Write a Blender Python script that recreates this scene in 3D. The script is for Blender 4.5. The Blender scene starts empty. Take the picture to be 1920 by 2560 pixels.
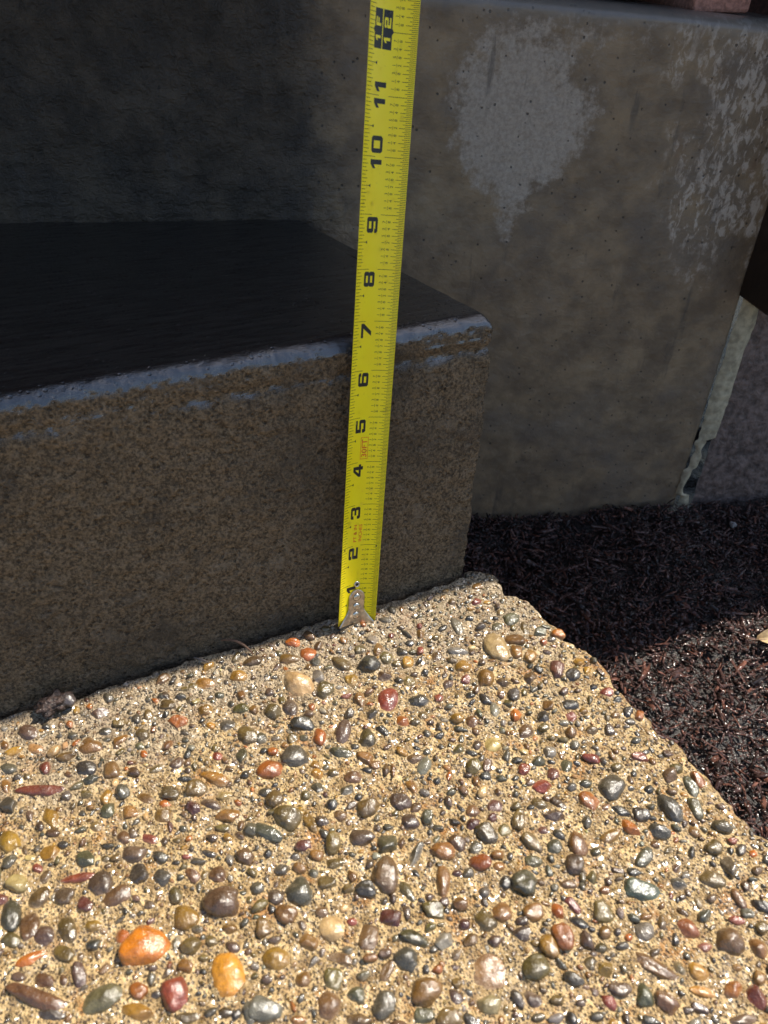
import bpy, bmesh, math, random
import numpy as np
from mathutils import Vector, Matrix

MM = 0.001
rng = np.random.default_rng(11)
random.seed(5)
scene = bpy.context.scene
col = scene.collection

# ------------------------------------------------------------------ camera
cam_d = bpy.data.cameras.new('camera')
cam = bpy.data.objects.new('camera', cam_d)
col.objects.link(cam)
CR = Vector((0.91463, -0.40333, 0.02787)).normalized()
CF = Vector((0.33752, 0.72381, -0.60182)).normalized()
CU = CR.cross(CF).normalized()
CP = Vector((-0.12487, -0.30256, 0.33309))
cam.matrix_world = Matrix(((CR.x, CU.x, -CF.x, CP.x), (CR.y, CU.y, -CF.y, CP.y), (CR.z, CU.z, -CF.z, CP.z), (0, 0, 0, 1)))
cam_d.sensor_fit = 'HORIZONTAL'
cam_d.sensor_width = 36.0
cam_d.lens = 36.02
cam_d.clip_start = 0.01
cam_d.clip_end = 200.0
cam_d.dof.use_dof = True
cam_d.dof.focus_distance = 0.48
cam_d.dof.aperture_fstop = 19.0
scene.camera = cam

# ------------------------------------------------------------------ light: sun high on the right, slightly behind the step
SUN = Vector((0.62, 0.088, 1.0)).normalized()
sun_d = bpy.data.lights.new('sun', 'SUN')
sun_d.energy = 5.0
sun_d.angle = math.radians(0.53)
sun_d.color = (1.0, 0.93, 0.82)
sun = bpy.data.objects.new('sun', sun_d)
sun.rotation_euler = SUN.to_track_quat('Z', 'Y').to_euler()
sun.location = (1.5, 0.4, 2.5)
col.objects.link(sun)
world = bpy.data.worlds.new('World')
scene.world = world
world.use_nodes = True
wn = world.node_tree.nodes
wl = world.node_tree.links
sky = wn.new('ShaderNodeTexSky')
sky.sky_type = 'NISHITA'
sky.sun_disc = False
sky.dust_density = 1.2
sky.sun_elevation = math.asin(SUN.z)
sky.sun_rotation = math.atan2(SUN.x, SUN.y)
wn['Background'].inputs[1].default_value = 0.12
wl.new(sky.outputs[0], wn['Background'].inputs[0])
scene.view_settings.view_transform = 'Standard'
scene.view_settings.look = 'None'
scene.view_settings.gamma = 1.0
scene.view_settings.exposure = 0.5
scene.view_settings.use_curve_mapping = False
scene.cycles.max_bounces = 6
scene.cycles.diffuse_bounces = 3
scene.cycles.glossy_bounces = 3
scene.cycles.transmission_bounces = 4

# ------------------------------------------------------------------ helpers
def srgb(r, g, b):
    f = lambda c: (c / 255 / 12.92) if c / 255 <= 0.04045 else ((c / 255 + 0.055) / 1.055) ** 2.4
    return (f(r), f(g), f(b), 1.0)

def hash3(i, j, k, seed):
    h = (i * 374761393 + j * 668265263 + k * 1274126177 + seed * 974634777) & 0xFFFFFFFF
    h = ((h ^ (h >> 13)) * 1274126177) & 0xFFFFFFFF
    h = h ^ (h >> 16)
    return (h & 0xFFFF) / 65535.0 * 2 - 1

def vnoise(P, scale, seed=0):
    Q = np.asarray(P, float) / scale
    I = np.floor(Q).astype(np.int64)
    F = Q - I
    F = F * F * (3 - 2 * F)
    r = 0
    for a in (0, 1):
        for b in (0, 1):
            for c in (0, 1):
                w = (F[:, 0] if a else 1 - F[:, 0]) * (F[:, 1] if b else 1 - F[:, 1]) * (F[:, 2] if c else 1 - F[:, 2])
                r = r + w * hash3(I[:, 0] + a, I[:, 1] + b, I[:, 2] + c, seed)
    return r

def fbm(P, scale, oct=3, seed=0):
    r = 0
    amp = 1.0
    for o in range(oct):
        r = r + amp * vnoise(P, scale, seed + o * 17)
        scale *= 0.5
        amp *= 0.5
    return r

def mesh_np(name, V, F, smooth=True):
    """V (n,3) in mm, F list/array of faces (equal sized array or list of tuples)"""
    me = bpy.data.meshes.new(name)
    V = np.asarray(V, np.float64) * MM
    if isinstance(F, np.ndarray):
        k = F.shape[1]
        me.vertices.add(len(V))
        me.vertices.foreach_set('co', V.astype(np.float32).ravel())
        me.loops.add(F.size)
        me.loops.foreach_set('vertex_index', F.astype(np.int32).ravel())
        me.polygons.add(len(F))
        me.polygons.foreach_set('loop_start', np.arange(0, F.size, k, dtype=np.int32))
        me.polygons.foreach_set('loop_total', np.full(len(F), k, dtype=np.int32))
        me.update(calc_edges=True)
    else:
        me.from_pydata([tuple(v) for v in V], [], [tuple(f) for f in F])
    me.validate()
    if smooth:
        me.polygons.foreach_set('use_smooth', np.ones(len(me.polygons), dtype=bool))
    me.update()
    return me

def grid_faces(nr, nc):
    i = np.arange((nr - 1) * (nc - 1))
    r = i // (nc - 1)
    c = i % (nc - 1)
    a = r * nc + c
    return np.stack([a, a + 1, a + nc + 1, a + nc], 1)

def obj(name, me, mat=None, parent=None):
    o = bpy.data.objects.new(name, me)
    col.objects.link(o)
    if mat is not None and me is not None and not me.materials:
        me.materials.append(mat)
    if parent is not None:
        o.parent = parent
    return o

def tag(o, label=None, cat=None, group=None, kind=None):
    if label: o['label'] = label
    if cat: o['category'] = cat
    if group: o['group'] = group
    if kind: o['kind'] = kind
    return o

def empty(name, loc=(0, 0, 0)):
    o = bpy.data.objects.new(name, None)
    o.empty_display_size = 0.02
    o.location = loc
    col.objects.link(o)
    return o

def box_mesh(name, x0, x1, y0, y1, z0, z1, bevel=0.0, seg=2):
    bm = bmesh.new()
    bmesh.ops.create_cube(bm, size=1)
    for v in bm.verts:
        v.co = Vector(((x0 + x1) / 2 + v.co.x * (x1 - x0), (y0 + y1) / 2 + v.co.y * (y1 - y0), (z0 + z1) / 2 + v.co.z * (z1 - z0))) * MM
    if bevel:
        bmesh.ops.bevel(bm, geom=bm.edges[:], offset=bevel * MM, segments=seg, affect='EDGES', profile=0.5)
    me = bpy.data.meshes.new(name)
    bm.to_mesh(me)
    bm.free()
    return me

# ------------------------------------------------------------------ materials
class NT:
    def __init__(s, name):
        s.m = bpy.data.materials.new(name)
        s.m.use_nodes = True
        s.t = s.m.node_tree
        s.b = s.t.nodes['Principled BSDF']
        s.geo = s.t.nodes.new('ShaderNodeNewGeometry')
        s.pos = s.geo.outputs['Position']
    def n(s, typ, **kw):
        x = s.t.nodes.new(typ)
        for k, v in kw.items():
            setattr(x, k, v)
        return x
    def l(s, a, b):
        s.t.links.new(a, b)
    def setv(s, inp, v):
        if hasattr(v, 'is_output'): s.l(v, inp)
        else: inp.default_value = v
    def noise(s, scale, detail=3, rough=0.55, vec=None, dist=0.0):
        x = s.n('ShaderNodeTexNoise')
        x.inputs['Scale'].default_value = scale
        x.inputs['Detail'].default_value = detail
        x.inputs['Roughness'].default_value = rough
        x.inputs['Distortion'].default_value = dist
        s.l(vec or s.pos, x.inputs['Vector'])
        return x.outputs['Fac']
    def voro(s, scale, feature='F1', vec=None, out='Distance', rnd=1.0, dim='3D'):
        x = s.n('ShaderNodeTexVoronoi', feature=feature, voronoi_dimensions=dim)
        x.inputs['Scale'].default_value = scale
        x.inputs['Randomness'].default_value = rnd
        s.l(vec or s.pos, x.inputs['Vector'])
        return x.outputs[out]
    def ramp(s, fac, a, b, ca=0.0, cb=1.0):
        x = s.n('ShaderNodeMapRange')
        x.interpolation_type = 'SMOOTHSTEP'
        s.l(fac, x.inputs[0])
        x.inputs[1].default_value = a
        x.inputs[2].default_value = b
        x.inputs[3].default_value = ca
        x.inputs[4].default_value = cb
        return x.outputs[0]
    def mix(s, fac, a, b, mode='MIX'):
        x = s.n('ShaderNodeMix', data_type='RGBA', blend_type=mode)
        s.setv(x.inputs[0], fac)
        s.setv(x.inputs[6], a)
        s.setv(x.inputs[7], b)
        return x.outputs[2]
    def math(s, op, a, b=None):
        x = s.n('ShaderNodeMath', operation=op)
        s.setv(x.inputs[0], a)
        if b is not None: s.setv(x.inputs[1], b)
        return x.outputs[0]
    def scaled(s, v):
        x = s.n('ShaderNodeVectorMath', operation='MULTIPLY')
        s.l(s.pos, x.inputs[0])
        x.inputs[1].default_value = v
        return x.outputs[0]
    def facets(s, scale, k, normal=None, dim='3D'):
        # wet grains: every little cell of the water film has its own tilt
        c = s.voro(scale, out='Color', dim=dim)
        a = s.n('ShaderNodeVectorMath', operation='SUBTRACT'); s.l(c, a.inputs[0]); a.inputs[1].default_value = (0.5, 0.5, 0.5)
        b = s.n('ShaderNodeVectorMath', operation='SCALE'); s.l(a.outputs[0], b.inputs[0]); b.inputs['Scale'].default_value = k
        d = s.n('ShaderNodeVectorMath', operation='ADD'); s.l(b.outputs[0], d.inputs[0]); s.l(normal or s.geo.outputs['Normal'], d.inputs[1])
        e = s.n('ShaderNodeVectorMath', operation='NORMALIZE'); s.l(d.outputs[0], e.inputs[0])
        return e.outputs[0]
    def attr(s, name, out='Fac'):
        x = s.n('ShaderNodeAttribute')
        x.attribute_name = name
        return x.outputs[out]
    def bump(s, h, dist, strength=1.0, prev=None):
        x = s.n('ShaderNodeBump')
        x.inputs['Strength'].default_value = strength
        x.inputs['Distance'].default_value = dist
        s.l(h, x.inputs['Height'])
        if prev is not None: s.l(prev, x.inputs['Normal'])
        return x.outputs[0]
    def out(s, color=None, rough=None, normal=None, coat=None, coat_rough=None, metallic=None, spec=None, coat_normal=None, coat_ior=1.33):
        b = s.b.inputs
        if color is not None: s.setv(b['Base Color'], color)
        if rough is not None: s.setv(b['Roughness'], rough)
        if normal is not None:
            s.l(normal, b['Normal'])
            s.l(coat_normal or normal, b['Coat Normal'])
        if coat is not None: s.setv(b['Coat Weight'], coat)
        if coat_rough is not None: s.setv(b['Coat Roughness'], coat_rough)
        b['Coat IOR'].default_value = coat_ior
        if metallic is not None: s.setv(b['Metallic'], metallic)
        if spec is not None: s.setv(b['Specular IOR Level'], spec)
        return s.m

def m_plain(name, c, rough=0.6, metallic=0.0, coat=0.0, bump_scale=None, bump_dist=0.0002, var=0.25):
    t = NT(name)
    n1 = t.noise((bump_scale or 300), 4)
    c2 = tuple(x * (1 - var) for x in c[:3]) + (1,)
    c3 = tuple(min(1, x * (1 + var)) for x in c[:3]) + (1,)
    cc = t.mix(t.ramp(n1, 0.3, 0.7), c2, c3)
    return t.out(cc, rough, t.bump(n1, bump_dist), coat=coat, coat_rough=0.08, metallic=metallic)

def m_matrix():
    t = NT('aggregate_matrix')
    big = t.noise(28, 2)
    mid = t.noise(140, 3, 0.6)
    fine = t.noise(1000, 2, 0.7)
    vs = t.n('ShaderNodeTexVoronoi', voronoi_dimensions='2D'); vs.inputs['Scale'].default_value = 820; t.l(t.pos, vs.inputs['Vector'])
    sd = vs.outputs['Distance']
    sep = t.n('ShaderNodeSeparateColor'); t.l(vs.outputs['Color'], sep.inputs[0])
    c = t.mix(t.ramp(mid, 0.32, 0.66), (0.24, 0.148, 0.056, 1), (0.64, 0.455, 0.215, 1))
    c = t.mix(t.ramp(t.noise(48, 5, 0.7), 0.53, 0.68, 0, 0.85), c, (0.36, 0.155, 0.035, 1))       # rusty stains
    yy = t.n('ShaderNodeSeparateXYZ'); t.l(t.pos, yy.inputs[0])
    gm = t.ramp(t.math('ADD', yy.outputs[1], t.math('MULTIPLY', t.math('SUBTRACT', big, 0.5), 0.16)), -0.08, -0.01, 0, 0.65)
    c = t.mix(gm, c, t.mix(t.ramp(mid, 0.35, 0.65), (0.24, 0.195, 0.14, 1), (0.42, 0.35, 0.26, 1)))
    c = t.mix(t.ramp(big, 0.52, 0.72, 0, 0.45), c, (0.40, 0.30, 0.165, 1))
    g1 = t.math('MULTIPLY', t.ramp(sep.outputs[0], 0.70, 0.74), t.ramp(sd, 0.30, 0.46, 1, 0))
    c = t.mix(t.math('MULTIPLY', g1, 0.88), c, t.mix(sep.outputs[1], (0.045, 0.036, 0.028, 1), (0.19, 0.125, 0.065, 1)))
    g2 = t.math('MULTIPLY', t.ramp(sep.outputs[0], 0.16, 0.12), t.ramp(sd, 0.40, 0.5, 1, 0))
    c = t.mix(t.math('MULTIPLY', g2, 0.7), c, (0.66, 0.54, 0.37, 1))
    pit = t.voro(330, dim='2D')
    pm = t.math('MULTIPLY', t.ramp(pit, 0.10, 0.26, 1, 0), t.ramp(mid, 0.40, 0.5))
    c = t.mix(t.math('MULTIPLY', pm, 0.75), c, (0.085, 0.052, 0.028, 1))
    h = t.math('SUBTRACT', t.math('ADD', fine, t.math('MULTIPLY', t.ramp(sd, 0.1, 0.5, 1, 0), 0.5)), t.math('MULTIPLY', pm, 1.0))
    nrm = t.bump(h, 0.0009)
    wet = t.ramp(t.noise(70, 3), 0.42, 0.58, 0.12, 1.0)
    return t.out(c, 0.55, nrm, coat=wet, coat_rough=0.17, coat_ior=1.6, coat_normal=t.facets(520, 0.95, dim='2D'))

def m_pebble(name, src):
    t = NT(name)
    if src == 'object':
        oi = t.n('ShaderNodeObjectInfo')
        base = oi.outputs['Color']
        rnd = oi.outputs['Random']
    else:
        base = t.attr('Col', 'Color')
        rnd = None
    n1 = t.noise(230, 5, 0.6)
    n2 = t.noise(1300, 3, 0.6)
    n3 = t.noise(520, 4, 0.7, vec=t.scaled((1.0, 2.2, 1.0)))
    c = t.mix(t.ramp(n1, 0.35, 0.70), base, t.mix(1.0, base, (0.55, 0.52, 0.48, 1), 'MULTIPLY'))
    c = t.mix(t.ramp(n2, 0.52, 0.70, 0, 0.30), c, t.mix(0.5, base, (0.42, 0.34, 0.22, 1)))
    c = t.mix(t.ramp(n3, 0.60, 0.72, 0, 0.5), c, t.mix(1.0, base, (0.45, 0.36, 0.27, 1), 'MULTIPLY'))
    # a film of matrix left on the flanks of the stones
    lo = t.n('ShaderNodeSeparateXYZ'); t.l(t.pos, lo.inputs[0])
    film = t.math('MULTIPLY', t.ramp(t.math('ADD', lo.outputs[2], t.math('MULTIPLY', n1, 0.0030)), 0.0006, 0.0024, 1, 0), t.ramp(n3, 0.30, 0.62, 0.90, 0.15))
    c = t.mix(film, c, (0.42, 0.31, 0.185, 1))
    h = t.math('ADD', t.math('MULTIPLY', n1, 1.0), t.math('MULTIPLY', n2, 0.22))
    nb_ = t.bump(h, 0.0009, 0.9)
    return t.out(c, 0.45, nb_, coat=1.0, coat_rough=0.14, coat_ior=1.6, coat_normal=t.facets(560, 0.28, nb_))

def m_step():
    t = NT('wet_step_concrete')
    n1 = t.noise(70, 5, 0.6)
    n2 = t.noise(620, 4, 0.72)
    n3 = t.noise(1500, 2)
    big = t.noise(9, 3, 0.6)
    c = t.mix(t.ramp(n2, 0.35, 0.68), (0.060, 0.043, 0.025, 1), (0.280, 0.198, 0.114, 1))
    c = t.mix(t.ramp(n1, 0.56, 0.76, 0, 0.6), c, (0.27, 0.215, 0.15, 1))
    c = t.mix(t.ramp(t.noise(22, 4, 0.65), 0.50, 0.68, 0, 0.6), c, (0.055, 0.045, 0.034, 1))
    cl = t.noise(210, 4, 0.7)
    c = t.mix(t.ramp(cl, 0.50, 0.68, 0, 0.35), c, (0.27, 0.20, 0.13, 1))
    c = t.mix(t.ramp(cl, 0.46, 0.34, 0, 0.45), c, (0.035, 0.027, 0.019, 1))  # low spots painted dark, cavity shade put into the colour
    pq = t.math('MULTIPLY', t.ramp(t.voro(260), 0.14, 0.30, 1, 0), t.ramp(n1, 0.40, 0.50))
    c = t.mix(t.math('MULTIPLY', pq, 0.4), c, (0.022, 0.017, 0.013, 1))  # pits painted dark as well, standing in for shading of the relief
    c = t.mix(t.ramp(big, 0.42, 0.66, 0, 0.70), c, (0.070, 0.055, 0.038, 1))
    # trowelled top and nosing painted near-black, the overhead shade put into the colour
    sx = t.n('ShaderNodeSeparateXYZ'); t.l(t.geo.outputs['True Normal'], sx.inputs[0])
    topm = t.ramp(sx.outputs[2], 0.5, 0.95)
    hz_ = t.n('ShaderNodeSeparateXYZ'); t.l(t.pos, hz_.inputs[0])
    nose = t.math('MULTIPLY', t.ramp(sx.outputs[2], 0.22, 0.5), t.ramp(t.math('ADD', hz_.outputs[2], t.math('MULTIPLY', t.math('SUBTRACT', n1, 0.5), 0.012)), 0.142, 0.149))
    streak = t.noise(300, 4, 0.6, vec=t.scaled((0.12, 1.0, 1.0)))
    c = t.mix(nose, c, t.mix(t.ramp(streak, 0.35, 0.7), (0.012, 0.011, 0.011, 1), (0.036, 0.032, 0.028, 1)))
    spk = t.math('MULTIPLY', t.ramp(t.voro(210, vec=t.scaled((0.35, 1.0, 1.0))), 0.05, 0.10, 1, 0), topm)
    c = t.mix(t.math('MULTIPLY', spk, 0.7), c, (0.16, 0.15, 0.14, 1))
    h = t.math('SUBTRACT', t.math('ADD', t.math('ADD', n2, t.math('MULTIPLY', cl, 1.6)), t.math('MULTIPLY', n3, 0.3)), t.math('MULTIPLY', pq, 0.9))
    fade = t.math('SUBTRACT', 1.0, t.math('MULTIPLY', nose, 0.82))
    h2 = t.math('MULTIPLY', h, fade)
    h2 = t.math('ADD', h2, t.math('MULTIPLY', t.math('MULTIPLY', t.math('ADD', streak, t.noise(120, 3)), nose), 0.16))
    wet = t.math('MAXIMUM', t.ramp(t.noise(160, 3), 0.56, 0.68, 0.015, 0.22), nose)
    rough = t.math('SUBTRACT', 0.62, t.math('MULTIPLY', topm, 0.25))
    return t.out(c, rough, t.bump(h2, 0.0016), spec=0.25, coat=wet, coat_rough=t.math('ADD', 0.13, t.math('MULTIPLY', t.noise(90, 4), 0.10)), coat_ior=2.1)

def m_wall():
    t = NT('porch_concrete')
    n1 = t.noise(40, 5, 0.6)
    n2 = t.noise(380, 4, 0.65)
    n3 = t.noise(110, 4, 0.62)
    dry = t.attr('dry')
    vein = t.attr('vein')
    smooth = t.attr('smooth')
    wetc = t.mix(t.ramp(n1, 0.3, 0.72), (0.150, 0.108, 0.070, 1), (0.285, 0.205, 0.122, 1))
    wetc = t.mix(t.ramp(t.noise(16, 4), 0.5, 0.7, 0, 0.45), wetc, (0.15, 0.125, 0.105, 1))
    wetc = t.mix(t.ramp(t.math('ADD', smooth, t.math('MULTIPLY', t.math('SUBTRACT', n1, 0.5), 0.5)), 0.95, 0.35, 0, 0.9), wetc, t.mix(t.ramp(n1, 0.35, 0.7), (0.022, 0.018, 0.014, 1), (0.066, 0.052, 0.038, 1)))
    dm = t.ramp(t.math('ADD', t.math('ADD', dry, t.math('MULTIPLY', t.math('SUBTRACT', n3, 0.5), 1.2)), t.math('MULTIPLY', t.math('SUBTRACT', n2, 0.5), 0.35)), 0.32, 0.72)
    dc = t.mix(t.ramp(n2, 0.3, 0.7), (0.29, 0.245, 0.20, 1), (0.41, 0.35, 0.285, 1))
    c = t.mix(t.math('MULTIPLY', dm, t.ramp(n2, 0.25, 0.5, 0.90, 1.0)), wetc, dc)
    # dried veins towards the corner
    ve = t.noise(150, 5, 0.68, vec=t.scaled((1.25, 1.0, 0.62)), dist=0.5)
    vm = t.math('MULTIPLY', t.ramp(ve, 0.47, 0.60), t.ramp(t.math('ADD', vein, t.math('MULTIPLY', t.math('SUBTRACT', n1, 0.5), 1.9)), 0.42, 0.80))
    c = t.mix(t.math('MULTIPLY', vm, 0.8), c, (0.50, 0.43, 0.36, 1))
    # vertical drips of rust and dark damp cracks
    dr = t.noise(60, 4, 0.6, vec=t.scaled((1.5, 1.0, 0.22)))
    c = t.mix(t.ramp(dr, 0.60, 0.72, 0, 0.6), c, (0.07, 0.06, 0.052, 1))
    c = t.mix(t.math('MULTIPLY', t.ramp(t.noise(26, 3, vec=t.scaled((1.8, 1, 0.5))), 0.60, 0.75, 0, 0.4), t.ramp(vein, 0.1, 0.6)), c, (0.13, 0.065, 0.04, 1))
    pits = t.math('MULTIPLY', t.ramp(t.voro(160), 0.10, 0.17, 1, 0), t.ramp(n3, 0.5, 0.56))
    c = t.mix(t.math('MULTIPLY', pits, 0.75), c, (0.035, 0.032, 0.03, 1))
    # horizontal trowel drag ridges on the left part
    wv = t.noise(300, 4, 0.65, vec=t.scaled((0.34, 0.34, 1.0)))
    lay = t.attr('ridge')
    h = t.math('ADD', t.math('MULTIPLY', t.math('ADD', n2, t.math('MULTIPLY', t.noise(190, 4, 0.7, vec=t.scaled((0.6, 0.6, 1.0))), 1.3)), t.math('SUBTRACT', 2.3, t.math('MULTIPLY', smooth, 1.95))), t.math('MULTIPLY', t.math('MULTIPLY', wv, lay), 1.6))
    h = t.math('SUBTRACT', h, t.math('MULTIPLY', pits, 0.5))
    wet = t.math('MULTIPLY', t.math('SUBTRACT', 1.0, dm), t.ramp(t.noise(30, 3), 0.35, 0.65, 0.08, 0.38))
    topm = t.attr('topm')
    c = t.mix(t.math('MULTIPLY', topm, 0.6), c, (0.20, 0.19, 0.18, 1))  # top bevel painted paler, part of its sky sheen put into the colour
    wet = t.math('MAXIMUM', wet, topm)
    h = t.math('MULTIPLY', h, t.math('SUBTRACT', 1.0, t.math('MULTIPLY', topm, 0.6)))
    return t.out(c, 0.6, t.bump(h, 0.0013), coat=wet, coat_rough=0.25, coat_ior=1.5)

M = {}
M['matrix'] = m_matrix()
M['pebble'] = m_pebble('wet_pebble', 'object')
M['pebble_small'] = m_pebble('wet_small_pebble', 'attr')
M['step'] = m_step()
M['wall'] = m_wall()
M['stucco'] = m_plain('purple_brown_stucco', (0.150, 0.108, 0.092, 1), 0.75, bump_scale=130, bump_dist=0.004, var=0.45, coat=0.2)
M['seal'] = m_plain('pale_mortar', (0.40, 0.345, 0.235, 1), 0.7, bump_scale=150, bump_dist=0.001, var=0.3)
M['dark_wood'] = m_plain('dark_brown_paint', (0.022, 0.012, 0.008, 1), 0.5, bump_scale=200)
M['brick_pink'] = m_plain('pale_pink_brick', (0.40, 0.20, 0.155, 1), 0.85, bump_scale=350, bump_dist=0.0012, var=0.3)
M['brick_dark'] = m_plain('dark_red_brick', (0.075, 0.028, 0.020, 1), 0.85, bump_scale=250, bump_dist=0.001, var=0.4)
M['mortar'] = m_plain('grey_mortar', (0.12, 0.11, 0.10, 1), 0.9, bump_scale=300)
M['eave'] = m_plain('brown_eave_paint', (0.05, 0.035, 0.025, 1), 0.6)
M['soil'] = m_plain('wet_soil', (0.016, 0.011, 0.009, 1), 0.5, bump_scale=250, bump_dist=0.003, var=0.5, coat=0.5)
M['clod'] = m_plain('wet_clod', (0.045, 0.026, 0.019, 1), 0.55, bump_scale=500, bump_dist=0.002, var=0.6, coat=0.7)
M['leaf'] = m_plain('dry_leaf', (0.52, 0.38, 0.20, 1), 0.6, bump_scale=300)
M['twig'] = m_plain('dry_twig', (0.16, 0.085, 0.05, 1), 0.6)
M['grey_stone'] = m_plain('flat_grey_stone', (0.16, 0.13, 0.11, 1), 0.75, bump_scale=220, bump_dist=0.0012, coat=0.05)
M['chip_white'] = m_plain('white_chip', (0.28, 0.27, 0.26, 1), 0.6)
M['hook'] = m_plain('worn_steel', (0.60, 0.52, 0.42, 1), 0.30, metallic=1.0, bump_scale=400, bump_dist=0.00012, var=0.25)
M['rivet'] = m_plain('rivet_steel', (0.66, 0.62, 0.55, 1), 0.22, metallic=1.0, bump_scale=500, bump_dist=0.0001)
M['steel_back'] = m_plain('steel_back', (0.75, 0.73, 0.68, 1), 0.14, metallic=1.0, bump_scale=300, bump_dist=0.00003, var=0.05)
M['black_print'] = m_plain('black_print', (0.012, 0.011, 0.010, 1), 0.4, bump_scale=900, bump_dist=0.00001)
M['tick_print'] = m_plain('tick_print', (0.030, 0.026, 0.008, 1), 0.4, bump_scale=900, bump_dist=0.00001)
M['red_print'] = m_plain('red_print', (0.75, 0.10, 0.012, 1), 0.4, bump_scale=900, bump_dist=0.00001)
def m_blade():
    t = NT('yellow_lacquer')
    n1 = t.noise(60, 4)
    n2 = t.noise(700, 3, 0.7)
    c = t.mix(t.ramp(n1, 0.3, 0.7), (0.99, 0.79, 0.003, 1), (1.0, 0.84, 0.005, 1))
    c = t.mix(t.ramp(n2, 0.66, 0.74, 0, 0.5), c, (0.45, 0.34, 0.02, 1))
    c = t.mix(t.ramp(t.noise(90, 5, 0.7, vec=t.scaled((1, 1, 0.35))), 0.60, 0.74, 0, 0.30), c, (0.50, 0.40, 0.05, 1))
    return t.out(c, 0.35, t.bump(n1, 0.0002), coat=0.35, coat_rough=0.12, spec=0.4)
M['blade'] = m_blade()
def m_water():
    t = NT('water_drop')
    t.b.inputs['Transmission Weight'].default_value = 1.0
    t.b.inputs['IOR'].default_value = 1.33
    t.b.inputs['Roughness'].default_value = 0.02
    t.b.inputs['Base Color'].default_value = (1, 1, 1, 1)
    return t.m
M['water'] = m_water()
def m_chip():
    t = NT('wet_mulch')
    base = t.attr('Col', 'Color')
    n = t.noise(600, 4, 0.6)
    c = t.mix(t.ramp(n, 0.3, 0.7), base, t.mix(1.0, base, (0.5, 0.45, 0.42, 1), 'MULTIPLY'))
    return t.out(c, 0.5, t.bump(n, 0.0016), spec=0.1, coat=0.75, coat_rough=0.18, coat_ior=1.5, coat_normal=t.facets(420, 1.0))
M['chip'] = m_chip()

# ------------------------------------------------------------------ ground under the mulch
def interp(x, xs, ys):
    return np.interp(x, xs, ys)

MZ = -116.0
gx = np.unique(np.concatenate([np.array([-60000, -20000, -6000, -2000, -800, -300, 0]), np.arange(60, 640, 5.0), np.array([800, 1500, 4000, 15000, 60000])]))
gy = np.unique(np.concatenate([np.array([-60000, -20000, -6000, -2000, -900]), np.arange(-500, 260, 5.0), np.array([600, 2000, 8000, 60000])]))
GX, GY = np.meshgrid(gx, gy)
GP = np.stack([GX.ravel(), GY.ravel(), np.zeros(GX.size)], 1)
near = (np.abs(GP[:, 0] - 300) < 380) & (np.abs(GP[:, 1] + 100) < 420)
def mulch_h(P):
    return MZ - 2 + 5.0 * fbm(P, 70, 3, 3) + 2.5 * vnoise(P, 22, 5) + 1.5 * vnoise(P, 12, 8)
GP[:, 2] = np.where(near, mulch_h(np.where(near[:, None], GP, 0)) - 3, MZ - 8)
ground = obj('ground', mesh_np('ground', GP, grid_faces(len(gy), len(gx))), M['soil'])
tag(ground, kind='structure')

# ------------------------------------------------------------------ exposed aggregate path
EDGE = [(95.0, 19.0), (97.1, 17.2), (103.3, 10.7), (100.3, -8.2), (106.2, -14.3), (110.4, -25.1), (110.5, -37.5), (113.5, -47.2), (112.3, -56.7), (119.4, -69.2), (120.3, -80.5), (120.0, -87.9), (117.9, -95.9), (117.2, -108.3), (120.9, -119.4), (119.9, -128.3), (121.4, -135.3), (125.8, -144.6), (123.0, -152.0), (124.0, -163.0), (124.4, -176.6), (124.2, -191.4), (126.5, -200.5), (128.0, -260.0), (130.0, -400.0), (132.0, -2500.0)]
ey = np.array([e[1] for e in EDGE])[::-1]
ex = np.array([e[0] for e in EDGE])[::-1]
def edge_x(y):
    P = np.stack([np.zeros_like(y), y, np.zeros_like(y)], 1)
    return interp(y, ey, ex) + 1.0 * vnoise(P, 5, 4) + 0.6 * vnoise(P, 2.2, 9)

def slab_h(P):
    P3 = np.stack([P[:, 0], P[:, 1], np.zeros(len(P))], 1)
    return 0.9 * vnoise(P3, 26, 21) + 0.75 * vnoise(P3, 6.5, 22) + 0.55 * vnoise(P3, 2.6, 23) + 0.26 * vnoise(P3, 1.3, 24)

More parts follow.
